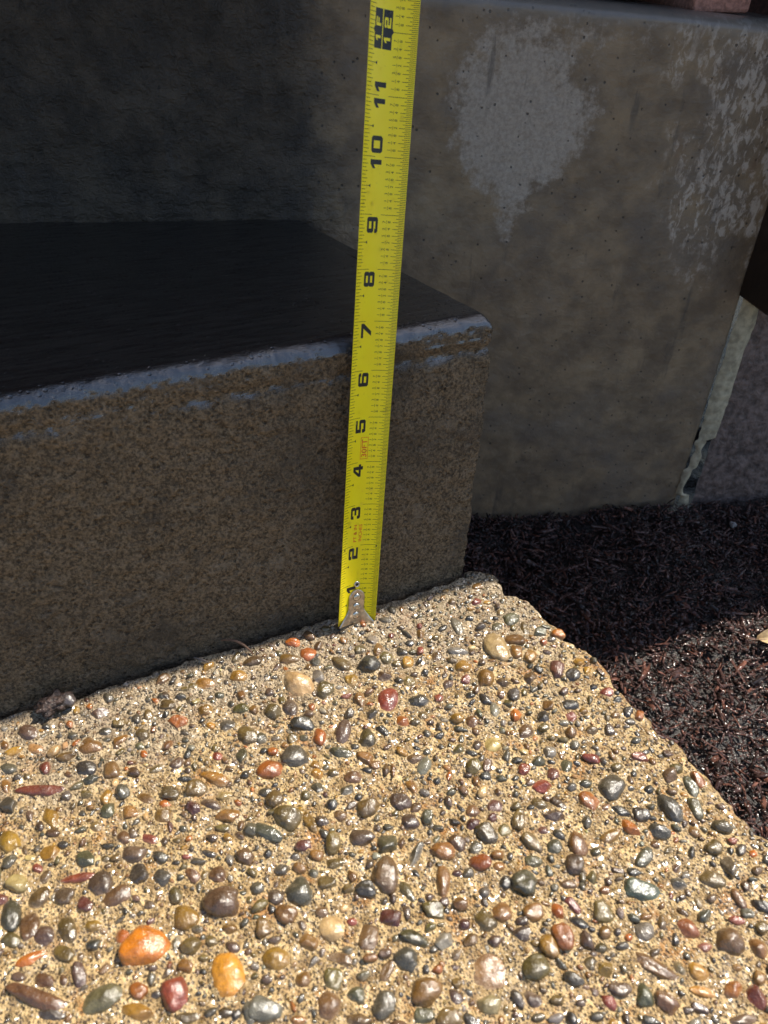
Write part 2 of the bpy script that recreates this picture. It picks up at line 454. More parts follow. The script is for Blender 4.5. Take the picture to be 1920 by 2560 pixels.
PEB = """-46.1,-28.9,10.2,8.3,111,C|-24.6,-199.5,9.7,8.7,143,K|-147.6,-135.8,9.4,7.9,150,O|69.4,-47.7,10.5,6.2,83,C|-4.8,-58.7,8.8,6.9,-117,R|-119.3,-159.9,9,6.2,-86,Q|74.2,-150.2,7.9,6.5,20,G|-114.9,-130,8,6,145,P|-82.1,-139.3,7.5,6.4,115,G|-166.8,-148.8,8.5,5.6,-172,E|-45.4,-147,7.9,6,-120,B|-62.5,-73.5,6.9,5.9,167,G|-76.5,-75.9,7.1,5.7,174,O|55,-197.4,8.1,4.8,141,N|-189,-138.7,12.8,2.9,139,B|-140,-158,6.6,5.5,-85,R|-180.5,-44.8,11.4,3.1,156,R|75.8,-229.4,6,5.7,98,B|-4.6,-31.4,6.2,5.5,-162,D|-155.8,-27.6,6.8,5,146,T|-155.1,-110.4,7.3,4.6,173,B|-76.8,-103.7,6.3,5.3,131,L|9.1,-174.6,6,5.5,-138,E|94.1,-170.8,7.4,4.4,89,G|-62,-168,6.3,5.1,-125,K|-160.4,-102.4,6.5,4.9,-71,P|-81,-51.7,6.3,5,107,L|-49.4,-195.9,6.1,5.1,168,T|-35.2,-69.7,7.7,4,-122,P|-86.4,-185.9,5.8,5.3,-97,B|-49.4,-126.5,6.7,4.3,162,P|51.5,-66.2,6.4,4.5,-127,Y|-109.6,-177.7,6.5,4.4,151,g|-196.9,-100.8,7.3,3.9,-88,G|-66.1,-193.8,6,4.7,-156,G|40.7,-224.9,9,3,128,T|-51.6,-181.9,5.6,4.8,151,G|-24.9,-77.1,6.1,4.4,-113,L|-74.5,-158.7,5.8,4.6,153,C|-99.4,-161.2,5.8,4.6,147,Y|-52.8,-56,6.2,4.3,139,D|-88.1,-106.5,8.2,3.2,130,G|-102.6,-69.2,7.4,3.5,143,Y|90.1,-30.9,5.5,4.7,-170,E|-130.4,-130.1,5.7,4.5,135,Y|-34.1,-9.8,5.3,4.8,117,O|-195.6,-66.4,6.5,3.9,-80,Y|5.5,-147.2,5.6,4.5,99,L|42.2,-167.6,6.3,4,-108,T|-5,-205.3,5.6,4.5,-179,L|-44.4,-10,6.6,3.8,156,T|-189.8,-108.2,6.4,3.9,-90,B|56.4,-24.1,7.1,3.5,-102,g|-23.4,-159.4,7.2,3.4,-114,T|-33.9,-38.6,5.3,4.6,76,L|92.5,-76,5.8,4.2,59,M|-55.5,-43.9,5.4,4.5,82,P|-113,-71.7,5.5,4.4,155,L|60,-152,5.5,4.4,110,O|88.3,-205.6,5.5,4.4,134,L|82.7,-46.5,6.3,3.8,145,T|10.7,-65.1,6.1,3.9,160,D|12,-199.5,5.7,4.1,-96,O|-148.8,-8.4,5.7,4.1,138,P|75.5,-74.9,5.5,4.2,42,B|-38.4,-134,5,4.6,-124,E|-18.6,-23.8,6.2,3.7,119,L|-74.9,-11.5,5.2,4.4,137,Y|-24.4,-117,5.3,4.3,146,P|-145,-94.1,5.8,3.9,151,P|0.3,-42,4.8,4.7,-167,B|-64.8,-41.6,5,4.5,97,L|-17.2,-146.6,5.6,4,150,T|-159.5,-40.2,5.5,4,144,G|-28.8,-209.2,5.5,4,165,C|54.3,-104.8,5.5,4,-174,B|-39.6,-114.1,5.1,4.3,-171,L|-129.7,-80.1,5.2,4.2,115,T|-175.7,-115.9,6.2,3.5,-87,L|-101.9,-91.8,6,3.6,168,T|36,-236.9,5.4,4,101,B|18,-113,5,4.3,39,L|-185.8,-98.5,5.3,4,-141,B|-78.3,-193.7,6.8,3.1,148,B|-40.4,-79.7,6,3.5,131,E|-14.3,-181.6,5.1,4.1,112,L|-177.7,-60.8,6.5,3.2,101,Y|34.2,-197.6,4.7,4.4,78,L|34.6,-175.5,4.9,4.2,-136,B|-147.9,-46.4,5.4,3.8,-90,B|-44.6,-176.8,6.6,3.1,139,L|78.4,-55.3,5.2,3.9,45,Y|-88.7,-41.1,5.3,3.8,148,G|-144.5,-104.7,5.3,3.8,-83,G|-154.4,-158.2,6.7,3,145,Y|63.4,-217.4,4.9,4.1,116,O|-50.7,-164.7,5,4,150,M|99.3,-82.6,5,4,-164,D|-100.3,-115.3,5.1,3.9,126,B|-29.4,-143.8,7.1,2.8,-144,G|-183.7,-7.4,5.5,3.6,131,P|43.3,-136.4,4.7,4.2,146,R|111.6,-165,5.6,3.5,-108,E|-113,-28.6,5.6,3.5,142,O|-32.9,-169.1,5,3.9,148,L|-93.2,-9.3,5.4,3.6,150,Y|85.2,-235.4,4.7,4.1,76,T|-6.4,-181.1,4.8,4,-180,T|-81.3,-176.5,4.8,4,-105,L|17.8,-136.1,4.8,4,177,M|-97.4,-27.2,4.8,4,131,Y|-193.8,-87.9,5.8,3.3,136,C|40,-152,5,3.8,140,P|44.2,-53.4,4.6,4.1,-167,Y|105.1,-175,5.7,3.3,-114,E|-47.1,-66.3,5.2,3.6,-108,O|-164.9,-88.8,4.8,3.9,118,E|-184.4,-115.8,4.8,3.9,129,P|32.5,-105.6,4.8,3.9,-165,C|-90.3,-146.1,5,3.7,138,T|-24.4,-127.4,4.3,4.3,97,P|70.4,-249.3,4.5,4.1,-129,R|-4.3,-157.9,5.4,3.4,156,O|-45.1,-208,5.1,3.6,162,L|45.8,-211.9,4.8,3.8,168,g|-40.5,-95.7,5,3.6,171,B|4.8,-200.5,4.8,3.7,-98,Y|-184.6,-146.4,5.9,3,150,G|31.3,-165,4.6,3.8,24,E|6.8,-186.3,4.8,3.6,172,T|7.1,-29.9,4.2,4.1,179,L|78.8,-167.4,4.3,4,134,P|-127.9,-52.9,5.7,3,-167,L|81.5,-178,5,3.4,142,G|71.2,-162.5,5.1,3.3,130,D|-170.1,-95,8,2.1,164,R|22.9,-159.9,5.6,3,110,L|23.2,-147.5,6,2.8,-129,L|100.5,-46.3,5.2,3.2,-179,E|-124,-69.4,4.6,3.6,137,L|-175.2,-101.2,4.6,3.6,141,P|69.7,-170.9,5.5,3,109,O|73,-200.6,4.1,4,113,G|-180.3,-79.6,4.2,3.9,142,Y|-79.4,-92.6,4.2,3.9,112,L|-55.9,-149.3,4.4,3.7,156,D|-17.8,-37,4.4,3.7,69,Y|-107.2,-83.5,5.8,2.8,138,P|-143.3,-72.7,4.5,3.6,121,T|-64.7,-3.7,5.2,3.1,171,B|99.5,-203.8,5,3.2,-105,E|55.6,-232.5,4.1,3.9,79,Y|-2.9,-74.4,4.1,3.9,-177,O|105.5,-156.3,4.7,3.4,25,B|-115.4,-16.4,4.7,3.4,144,L|-8.7,-145.7,4.2,3.8,101,B|66.7,-185.2,5.7,2.8,-155,E|-34.6,-28.2,4.4,3.6,76,g|47.4,-41.9,5.8,2.7,152,g|-181.4,-17.9,4.7,3.3,129,K|29.4,-231.1,4.7,3.3,-117,E|99.3,-194.2,4.3,3.6,4,L|30.1,-88.7,4.3,3.6,44,B|-85.8,-159.9,4.4,3.5,107,T|-61.5,-124.2,4.8,3.2,-109,L|-130.2,-142.6,4.5,3.4,164,L|58.6,-170.8,6.1,2.5,-176,T|-5.1,-103.8,4.9,3.1,-139,g|-79.7,-33.7,4.4,3.4,146,L|-30.8,-87.2,4.8,3.1,130,T|-76,-55.3,4.1,3.6,126,E|-194.7,-46.8,4.6,3.2,121,G|-189.6,-122.4,6.4,2.3,-177,O|-167.1,-29.1,4.9,3,162,Y|67.8,-100.3,4.2,3.5,27,D|-135.7,-109.5,4.3,3.4,130,G|85.6,-99.6,4.7,3.1,167,D|-63.7,-133.2,5.2,2.8,151,L|60.3,-82.2,4.4,3.3,45,G|4.4,-15.8,4,3.6,63,g|110.1,-51.9,4,3.6,138,O|-112.9,-118.1,4.1,3.5,119,B|117.9,-163.4,4.6,3.1,87,O|93.4,-40.7,5.7,2.5,-108,L|17.1,-37.8,4.3,3.3,61,Y|-39.8,-157.6,5.2,2.7,105,L|-152.8,-68.3,3.9,3.6,109,E|-152.4,-60.6,4.5,3.1,-97,Y|-70.3,-139.1,4.5,3.1,160,L|-101.2,-146.6,4.1,3.4,-90,T|-34.3,-181.8,4.2,3.3,164,g|-45.9,-101.2,4.6,3,-149,E|-67.9,-109.9,6,2.3,102,Y|46.3,-86.1,5.1,2.7,-117,g|84,-61.5,4.3,3.2,43,T|-135.7,-67.6,5.4,2.5,142,T|-137.3,-89,5.1,2.6,124,R|78.5,-33.2,3.9,3.4,-171,E|-197.4,-111.6,4.4,3,133,L|-92.5,-137,4,3.3,146,P|57.9,-121.3,4,3.3,23,g|-86.7,-61.9,4.1,3.2,86,E|59.8,-253.6,6.1,2.1,160,B|-7.5,-98,4.7,2.7,165,B|-11.8,-215.3,4.2,3,111,P|-178.1,-125.3,4.8,2.6,133,L|54.2,-93.8,3.9,3.2,39,O|-116,-81.6,4,3.1,-84,M|64.2,-243.3,4,3.1,-3,O|22,-225.6,4.4,2.8,152,P|-39.2,1.4,4.1,3,153,O|-61.1,-183.2,4.9,2.5,-147,B|-4.6,-18.7,3.6,3.4,67,L|-155.3,-128.3,4.2,2.9,-83,O|-115.2,-176.2,4.2,2.9,-99,g|-54.3,-203.2,4.2,2.9,159,E|4.7,-23.1,4.5,2.7,-114,T|34.1,-40.4,3.9,3.1,54,B|-167.8,-108.3,4,3,-68,M|-173.4,-136.1,5,2.4,-86,P|37.2,-143.8,4,3,147,L|-76.8,-170.8,5.2,2.3,143,B|-39.7,-202.1,4.1,2.9,112,P|18.6,-167.2,4.4,2.7,152,E|49.3,-123.6,3.8,3.1,-168,E|-194.4,-25.6,4.2,2.8,146,G|-74.2,-119.3,4.2,2.8,154,M|-186.1,-133.4,4.5,2.6,139,B|-130.7,-30.4,3.9,3,109,L|-75.1,-185.8,3.9,3,155,E|74.8,-95.1,3.9,3,176,T|81.7,-106,3.9,3,32,R|109.2,-100.3,3.9,3,-174,R|41.1,-61.9,3.6,3.2,-170,R|-159.1,-74.1,3.9,2.9,114,K|-117.9,-54.2,3.4,3.3,-165,P|-55.8,-86.9,3.5,3.2,87,Y|60.8,-131.4,4,2.8,-138,E|51.6,-239.1,5.6,2,150,Q|59.7,-72.6,4,2.8,138,B|-15.7,-111.6,4.3,2.6,103,T|-53.4,-112.2,3.6,3.1,152,B|85.1,3.4,3.6,3.1,-173,T|-2.6,-192,3.7,3,177,P|98.5,-141.7,4.1,2.7,145,R|-144.9,-60.6,3.8,2.9,104,G|-152.7,-151.6,3.9,2.8,128,O|11.8,-51,3.4,3.2,33,L|-93.6,-102.9,3.5,3.1,100,G|-31.2,-17.3,3.5,3.1,79,D|8.1,-75.2,3.5,3.1,53,L|-157.6,-48,4,2.7,169,G|-165.9,-118.4,4,2.7,141,Y|5.9,-134.6,3.6,3,172,B|-15,-75.5,4.3,2.5,112,D|-99.4,-8.5,3.8,2.8,146,L|45.6,-147.7,4.4,2.4,107,B|-58.4,-95.1,3.4,3.1,141,G|2.1,-140.7,3.5,3,178,M|77.3,-9.6,3.5,3,-177,R|-16.4,-63.4,3.5,3,159,G|16.2,-190.4,3.6,2.9,88,O|51.9,-132.9,3.7,2.8,-141,M|21.7,-197.2,4.5,2.3,130,D|-92.7,-172.2,3.4,3,139,T|15.9,-101.2,3.5,2.9,49,L|-125.7,-19.6,3.9,2.6,-89,L|-100.5,-80.6,3.6,2.8,142,C|-20.2,-171.3,3.6,2.8,155,T|49.8,-228.7,3.6,2.8,84,L|-141.4,-29.6,4,2.5,-169,T|30.8,-156.2,4,2.5,164,M|7,-215.4,4,2.5,139,G|-147.8,-21.3,3.7,2.7,137,G|-160.9,-55.2,3.7,2.7,123,L|111.7,-115.8,3.7,2.7,28,D|22.1,-67.6,3.3,3,-159,R|112.4,-153.9,3.4,2.9,8,L|16.5,-213.2,3.4,2.9,-166,L|20.6,-216.9,3.4,2.9,2,Y|-62.2,-112,3.5,2.8,127,P|40.3,-124.2,3.5,2.8,38,R|16.8,-30,3.5,2.8,113,D|91.5,-223.1,3.7,2.6,154,G|-123.7,-113.1,4,2.4,125,B|-59.9,-62,3.3,2.9,87,L|14.1,-148.7,3.3,2.9,-160,L|-2,-151,3.3,2.9,30,G|31,-60.7,3.3,2.9,-178,P|-148.2,-84.4,3.5,2.7,122,B|2.5,-170,3.5,2.7,-133,D|-196.2,-35.5,4.1,2.3,-82,T|-196,-76,3.2,2.9,-161,G|-137,-168,4.4,2.1,154,L|23.8,-190.4,4.2,2.2,102,R|91,-9.1,3.3,2.8,34,E|-82.2,-86.9,3.4,2.7,147,G|108.4,-75.1,3.4,2.7,-177,Y|14.8,-227.2,3.5,2.6,101,R|-15.7,-128.5,3.6,2.5,-120,E|64.4,-143.3,3.6,2.5,171,G|-98.6,-57.9,3.2,2.8,124,R|39,-183.9,3.2,2.8,-137,L|-114.5,-142.6,3.3,2.7,137,Y|-70.3,-126.1,3.3,2.7,140,T|-138.1,-52,3.4,2.6,130,B|85.5,-223.3,4,2.2,150,R|-131.6,-19.5,3.5,2.5,97,G|24,-25.2,3.2,2.7,166,D|73,-122,3.3,2.6,42,g|29.6,-205.4,3.3,2.6,-148,T|-17.4,-212.3,3.9,2.2,93,G|-134.6,-100.1,3.7,2.3,130,G|58.1,-189.3,3.7,2.3,156,D|-54.7,-81.6,3,2.8,114,Y|-65,-95.9,3,2.8,125,L|-27.4,-93,3.1,2.7,159,T|-76.7,-150.5,3.1,2.7,148,B|-69.6,-180.5,3.1,2.7,155,E|-73.7,-37.1,3.1,2.7,95,T|-48.3,-89.6,3.2,2.6,154,L|10.5,-90.3,3.2,2.6,166,D|92.6,-229.8,3.2,2.6,0,L|25.9,-102.9,3.3,2.5,-129,P|-11,-160.1,3,2.7,-172,G|20.3,-120.6,3.1,2.6,173,D|5.6,-158.2,3.5,2.3,163,T|109.6,-200.5,3.5,2.3,-157,G|-134.3,-150,3.2,2.5,137,T|65.1,-226.2,3.6,2.2,170,R|-127.8,-74,3.3,2.4,144,O|111.7,-106.9,3.3,2.4,180,D|-22.9,-178.9,2.9,2.7,-154,M|-8.7,-170.4,3,2.6,-148,G|63.5,-107,3.1,2.5,-170,L|87.1,-23.2,3.1,2.5,41,C|-182.3,-89.4,3.2,2.4,-139,B|3.1,-163,3.2,2.4,169,T|56.8,-142.5,3.2,2.4,178,G|84.4,-141.7,3.3,2.3,176,L|108.3,-83.3,3.3,2.3,40,Y|-7.5,-224.4,3.6,2.1,162,g|-14.8,-190.1,3,2.5,178,P|-177.5,-70.4,3.4,2.2,144,B|-144.3,-83.6,3.2,2.3,-83,P|25,-18.8,4.6,1.6,110,D|-88.2,-20.1,3.2,2.3,147,E|-72.4,-66.4,2.9,2.5,143,O|-119.9,-108.6,3.8,1.9,153,G|-3.1,-219,3.4,2.1,164,L|54.3,-211.5,3.5,2,-128,B|-62.2,-28.6,2.8,2.5,91,P|-123.7,-172,3.3,2.1,151,B|90.9,-158.2,3,2.3,-167,D|24.4,-209.8,3,2.3,179,L|104,-114.6,3,2.3,-175,T|-114.6,-106.6,4.3,1.6,145,G|-105.7,-96.6,3.6,1.9,154,L|-99.2,-185.6,3.8,1.8,155,T|-162.9,-17.6,3.1,2.2,136,G|104.3,-132.1,3.1,2.2,177,G|-65.4,-176,3.4,2,157,T|23,-90.7,4,1.7,139,G|46.3,-243.7,3.4,2,136,P|-195.6,-127.8,3.2,2.1,138,P|-23.6,-98,3.5,1.9,-114,B|-122.1,-144.4,3,2.2,146,L|26.6,-33.4,3,2.2,60,R|97.4,-101,3.3,2,-134,L|-142.8,-119.2,3.1,2.1,133,P|-186.5,-56.7,3.4,1.9,-83,P|-77.4,-25.4,2.8,2.3,90,T|98,-54.3,2.8,2.3,26,O|-133,-37.1,2.9,2.2,134,E|-20.1,-98.5,4.8,1.3,-110,T|12.8,-141,2.7,2.3,-176,M|10.5,-36.3,2.7,2.3,164,L|66.8,-20.6,2.7,2.3,177,D|108.7,-121.2,3.1,2,171,G|89.6,-106,2.8,2.2,-164,Y|-98.4,-153.8,2.9,2.1,150,P|75.4,-182,2.9,2.1,-179,T|-169.5,-53.4,2.5,2.4,111,G|-54.9,-64.6,2.6,2.3,141,E|-111.2,-99.6,2.7,2.2,138,P|-116.5,-9.3,2.7,2.2,122,G|-114.7,-10,2.7,2.2,123,P|-195.5,-10.1,3.1,1.9,102,T|-72.3,-168.9,2.8,2.1,155,G|71.6,-13.9,2.9,2,164,Y|-74.3,-133.3,2.5,2.3,103,G|-155.2,-85.9,3,1.9,145,E|75.5,-210.5,3,1.9,86,L|-97.1,-38.7,2.7,2.1,139,Y|-0,-96.1,2.4,2.3,-170,G|-182.3,-64.3,2.9,1.9,-78,P|-184.8,-84.6,2.9,1.9,136,R|-132.5,-2.6,2.9,1.9,145,B|-36.5,-198.1,2.5,2.2,176,T|-44.4,-46.8,2.6,2.1,76,O|104.8,-94.3,2.6,2.1,-164,D|33.2,-212.6,3.2,1.7,172,G|-116.3,-64.7,3.6,1.5,155,D|-14,-221.3,3,1.8,163,L|-104.5,-102.9,2.8,1.9,129,Y|109.9,-195.3,2.8,1.9,-178,R|114.3,-203.3,2.8,1.9,-167,O|-164,-9.3,2.8,1.9,101,O|-126.4,-136.9,2.9,1.8,150,E|79.6,-186.6,2.7,1.9,180,L|-0.3,-187.8,2.7,1.9,166,P|-32.7,-79.5,2.4,2.1,155,G|7.3,-229.9,2.8,1.8,167,G|-62.6,-146.1,2.5,2,155,L|35.5,-14.9,2.6,1.9,60,R|-3,-113.2,2.3,2.1,-180,D|49.7,-207.1,3,1.6,163,T|-132.1,-42.8,2.5,1.9,108,O|82.3,-211.6,2.6,1.8,-177,B|44.1,-219.9,2.6,1.8,179,P|-110,-37,3.1,1.5,130,G|-186.1,-34.2,2.3,2,142,L|-41.9,-190.5,2.3,2,167,O|-26.6,-167.1,2.3,2,167,P|-190.2,-32.5,2.4,1.9,140,G|-66.6,-159.6,2.4,1.9,155,R|90.1,-148,2.4,1.8,29,D|-194.7,0.3,2.5,1.7,137,g|20.4,-181.3,2.2,1.9,-161,G|-16.9,-140.6,2.5,1.6,-160,E|16.2,-15.9,2.2,1.8,61,R|-167.9,-40.9,2.3,1.7,122,B|3.8,-113.3,2.6,1.5,-127,O|-179.2,-136.1,2.4,1.6,-78,B|-146.9,-155.6,2.4,1.6,147,G|-175.1,-7,2.3,1.6,129,G|-109.2,-48,2.1,1.7,123,g|37.5,-210.7,2.2,1.6,177,O|-153.3,-1.6,2.2,1.6,112,O|-173.7,-58.2,2.3,1.5,140,T|-184.5,-75.1,1.9,1.8,93,G|-144.1,-32.5,2,1.6,110,B|-111.1,-42.2,2,1.6,138,G|-122.4,-89.9,2,1.6,132,G|56.3,-109.9,2,1.6,40,O|-34.9,-192.5,2.2,1.3,160,P|-164.1,-64.4,1.9,1.4,128,G|-124.2,-104.5,2.1,1.2,151,R|-190.4,-60.5,1.8,1.2,111,G"""
FINE = 0.85
rows = np.concatenate([np.array([-2500, -1600, -1000, -700, -520, -420.0]), np.arange(-360, 17.5, FINE), np.array([18.0])])
ncol_f = int(470 / FINE)
LX = np.array([-2500, -1600, -1000, -700, -520, -430.0])
exr = edge_x(rows)
Vs = []
for i, y in enumerate(rows):
    top = np.linspace(-345, exr[i] - 5.0, ncol_f)
    roll = exr[i] - 5.0 + np.array([1.0, 2.0, 3.0, 4.0, 4.7, 5.0, 5.3, 5.0, 4.0])
    xs = np.concatenate([LX, top, roll])
    zs = np.concatenate([np.zeros(len(LX) + ncol_f), np.array([-0.1, -0.4, -0.9, -1.8, -3.0, -5.0, -12.0, -40.0, -125.0])])
    Vs.append(np.stack([xs, np.full(len(xs), y), zs], 1))
Vs = np.stack(Vs)
nr, nc = Vs.shape[:2]
Vf = Vs.reshape(-1, 3).copy()
hh = slab_h(Vf)
fadeh = np.tile(np.concatenate([np.zeros(len(LX)), np.ones(ncol_f), np.array([1, 1, 1, 1, 1, 1, 1, 1, 0])]), nr)
fadeh *= np.repeat((rows > -400).astype(float), nc)
Vf[:, 2] += hh * fadeh
Gz = Vf[:, 2].reshape(nr, nc); Gx = Vf[:, 0].reshape(nr, nc)
yb = 7.2 + 0.018 * (Vf[:, 0] + 197) + 1.6 * vnoise(np.stack([Vf[:, 0], 0 * Vf[:, 0], 0 * Vf[:, 0]], 1), 16, 81) + 0.9 * vnoise(np.stack([Vf[:, 0], 0 * Vf[:, 0], 0 * Vf[:, 0]], 1), 4, 82)
gq = np.clip((Vf[:, 1] - yb) / 2.6, 0, 1) * (Vf[:, 0] < 84)
Gz -= (30 * gq * gq).reshape(nr, nc)
for s in PEB.split('|'):
    a = s.split(',')
    px, py, pa, pb, pang = [float(q) for q in a[:5]]
    i0, i1 = np.searchsorted(rows, [py - pa * 1.5, py + pa * 1.5])
    if i1 <= i0: continue
    ct, st = math.cos(math.radians(pang)), math.sin(math.radians(pang))
    j = np.where((Gx[(i0 + i1) // 2] > px - pa * 1.5) & (Gx[(i0 + i1) // 2] < px + pa * 1.5))[0]
    if len(j) == 0: continue
    j0, j1 = j[0], j[-1] + 1
    dx = Gx[i0:i1, j0:j1] - px; dy = rows[i0:i1, None] - py
    dd = np.sqrt(((dx * ct + dy * st) / pa) ** 2 + ((-dx * st + dy * ct) / pb) ** 2)
    Gz[i0:i1, j0:j1] += np.exp(-((dd - 1.0) / 0.22) ** 2) * min(1.1, 0.16 * pb)
Vf[:, 2] = Gz.ravel()
Vf[:, 0] += np.tile(np.concatenate([np.zeros(len(LX) + ncol_f), np.array([0, 0, .3, .6, 1, 1, 1, 1, 0])]), nr) * 1.2 * vnoise(Vf, 4, 31)
Fs = grid_faces(nr, nc)
# back face going down behind the tip of the slab
base = len(Vf)
bk = Vf[(nr - 1) * nc:].copy()
bk[:, 2] = -125
Vf = np.concatenate([Vf, bk])
i0 = np.arange(nc - 1)
Fb = np.stack([(nr - 1) * nc + i0, (nr - 1) * nc + i0 + 1, base + i0 + 1, base + i0], 1)
path = obj('path', mesh_np('path', Vf, np.concatenate([Fs, Fb])), M['matrix'])
tag(path, kind='structure')
path['label'] = 'wet tan exposed aggregate concrete path full of rounded pebbles'

# ------------------------------------------------------------------ pebbles set in the path
PC = {'G': (98, 89, 70), 'g': (158, 148, 128), 'B': (126, 91, 52), 'T': (154, 108, 46), 'O': (202, 114, 20), 'Y': (188, 138, 44), 'Q': (216, 148, 44), 'R': (160, 74, 48), 'P': (110, 83, 62), 'L': (122, 101, 48), 'E': (106, 98, 66), 'N': (86, 98, 74), 'D': (68, 61, 50), 'C': (226, 188, 124), 'K': (184, 140, 82), 'M': (122, 68, 52)}
def pcol(k, jit=0.20, s=0.58):
    c = srgb(*PC[k])
    j = 1 + jit * rng.normal()
    w = rng.normal(0, 0.05, 3)
    return tuple(float(np.clip(c[i] * s * j * (1 + w[i]), 0.008, 0.8)) for i in range(3)) + (1.0,)

def ico(sub):
    bm = bmesh.new()
    bmesh.ops.create_icosphere(bm, subdivisions=sub, radius=1)
    V = np.array([v.co[:] for v in bm.verts])
    F = np.array([[v.index for v in f.verts] for f in bm.faces])
    bm.free()
    return V / np.linalg.norm(V, axis=1)[:, None], F

def stone_shape(V, r, angular):
    U = V.copy()
    p = r.uniform(1.7, 2.6)
    U = np.sign(U) * np.abs(U) ** (2 / p)
    off = r.uniform(-50, 50, 3)
    U *= (1 + 0.20 * vnoise(V + off, 0.95, 1) + 0.07 * vnoise(V + off, 0.42, 2))[:, None]
    if angular:
        for k in range(int(r.integers(3, 7))):
            n = r.normal(size=3); n[2] = abs(n[2]) * 0.7; n /= np.linalg.norm(n)
            d = r.uniform(0.62, 0.85)
            s = U @ n - d
            U -= np.where(s > 0, s * 0.9, 0)[:, None] * n
    # egg taper
    U[:, 1] *= 1 + r.uniform(-0.28, 0.28) * U[:, 0]
    for k in range(2):
        a = max(U[:, k].max(), -U[:, k].min())
        U[:, k] /= a
    U[:, 2] /= U[:, 2].max()
    return U

I4V, I4F = ico(4)
shapes = []
for k in range(30):
    U = stone_shape(I4V, rng, k % 3 == 0)
    me = mesh_np('pebble', U * 1000, I4F)
    me.materials.append(M['pebble'])
    shapes.append(me)
CNAME = {'G': 'grey', 'g': 'pale grey', 'B': 'brown', 'T': 'tan brown', 'O': 'orange', 'Y': 'ochre', 'Q': 'golden', 'R': 'red', 'P': 'purple brown', 'L': 'olive', 'E': 'green grey', 'N': 'green', 'D': 'dark grey', 'C': 'cream', 'K': 'flush tan', 'M': 'maroon'}
peb = []
for s in PEB.split('|'):
    a = s.split(',')
    peb.append((float(a[0]), float(a[1]), float(a[2]), float(a[3]), float(a[4]), a[5]))
# a few more outside the view so that the path goes on
occ = [(p[0], p[1], max(p[2], p[3])) for p in peb]
extra = []
def free(x, y, r, lst, f=0.85):
    for (a, b, c) in lst:
        if (a - x) ** 2 + (b - y) ** 2 < (f * (c + r)) ** 2:
            return False
    return True

small = []          # entries for the joined mesh: x, y, a, b, ang, colour
for i, (x, y, a, b, ang, k) in enumerate(peb):
    flush = k == 'K'
    r = np.random.default_rng(1000 + i)
    if i < 300:
        me = shapes[int(r.integers(0, 30))] if i > 60 else shapes[int(r.integers(0, 10)) * 3 + int(r.integers(1, 3))]
        o = bpy.data.objects.new('pebble', me)
        col.objects.link(o)
        o.parent = path
        zr = min(a, b) * r.uniform(0.62, 0.85)
        zc = zr * r.uniform(-0.38, 0.08)
        if flush:
            zr, zc = 3.0, -1.6
        h = float(slab_h(np.array([[x, y]]))[0])
        o.location = (x * MM, y * MM, (h + zc) * MM)
        o.rotation_euler = (r.normal() * 0.10, r.normal() * 0.10, math.radians(ang) + (math.pi if r.random() < 0.5 else 0))
        o.scale = (a * MM * 1.12, b * MM * 1.12, zr * 1.12 * MM)
        o.color = pcol(k)
    else:
        small.append((x, y, a, b, ang, k, 0.72))
KS = list('GgBTOYRPLEDCM')
KW = np.array([22, 5, 17, 12, 2, 4, 1, 14, 13, 9, 16, 3, 1], float)
KW /= KW.sum()
cell = {}
def cput(x, y, r):
    cell.setdefault((int(x // 12), int(y // 12)), []).append((x, y, r))
def cfree(x, y, r, f=0.9):
    ci, cj = int(x // 12), int(y // 12)
    for i in (-1, 0, 1):
        for j in (-1, 0, 1):
            for (a, b, c) in cell.get((ci + i, cj + j), ()):
                if (a - x) ** 2 + (b - y) ** 2 < (f * (c + r)) ** 2:
                    return False
    return True
for q in occ: cput(q[0], q[1], q[2] * 0.85)
def in_view_zone(x, y):
    return y > -150 - (x + 203) * 0.43 and x > -206
for n_try, rlo, rhi, only_out in ((2600, 3.0, 8.0, True), (1900, 2.2, 4.0, False), (14000, 1.1, 2.3, False), (13000, 0.5, 1.1, False)):
    X = rng.uniform(-345, 124, n_try)
    Y = rng.uniform(-358, 15, n_try)
    Rr = rlo + (rhi - rlo) * rng.random(n_try) ** 1.8
    ED = edge_x(Y)
    for x, y, r, e in zip(X, Y, Rr, ED):
        if x > e - r - 2: continue
        if x < 86 and y > 4.5 + 0.018 * (x + 197) - r: continue
        if only_out and in_view_zone(x - 4, y + 6): continue
        if rhi > 3 and not only_out and in_view_zone(x, y) and y > -45 and rng.random() < 0.6: continue
        if not cfree(x, y, r, 0.95 if rhi > 2 else 0.85): continue
        cput(x, y, r)
        k = KS[int(rng.choice(len(KS), p=KW))] if rhi > 1.2 else 'TBCKYLDTKB'[int(rng.integers(0, 10))]
        small.append((x, y, r * rng.uniform(1.0, 1.35), r * rng.uniform(0.65, 0.95), rng.uniform(0, 360), k, rng.uniform(0.6, 0.85)))
I2V, I2F = ico(2)
I1V, I1F = ico(1)
sh1 = [stone_shape(I1V, rng, False) for k in range(8)]
I3V, I3F = ico(3)
sh2 = [stone_shape(I2V, rng, k % 2 == 0) for k in range(16)]
sh3 = [stone_shape(I3V, rng, k % 3 == 0) for k in range(16)]
SV, SF, SC = [], [], []
nv = 0
hs = slab_h(np.array([[s[0], s[1]] for s in small]))
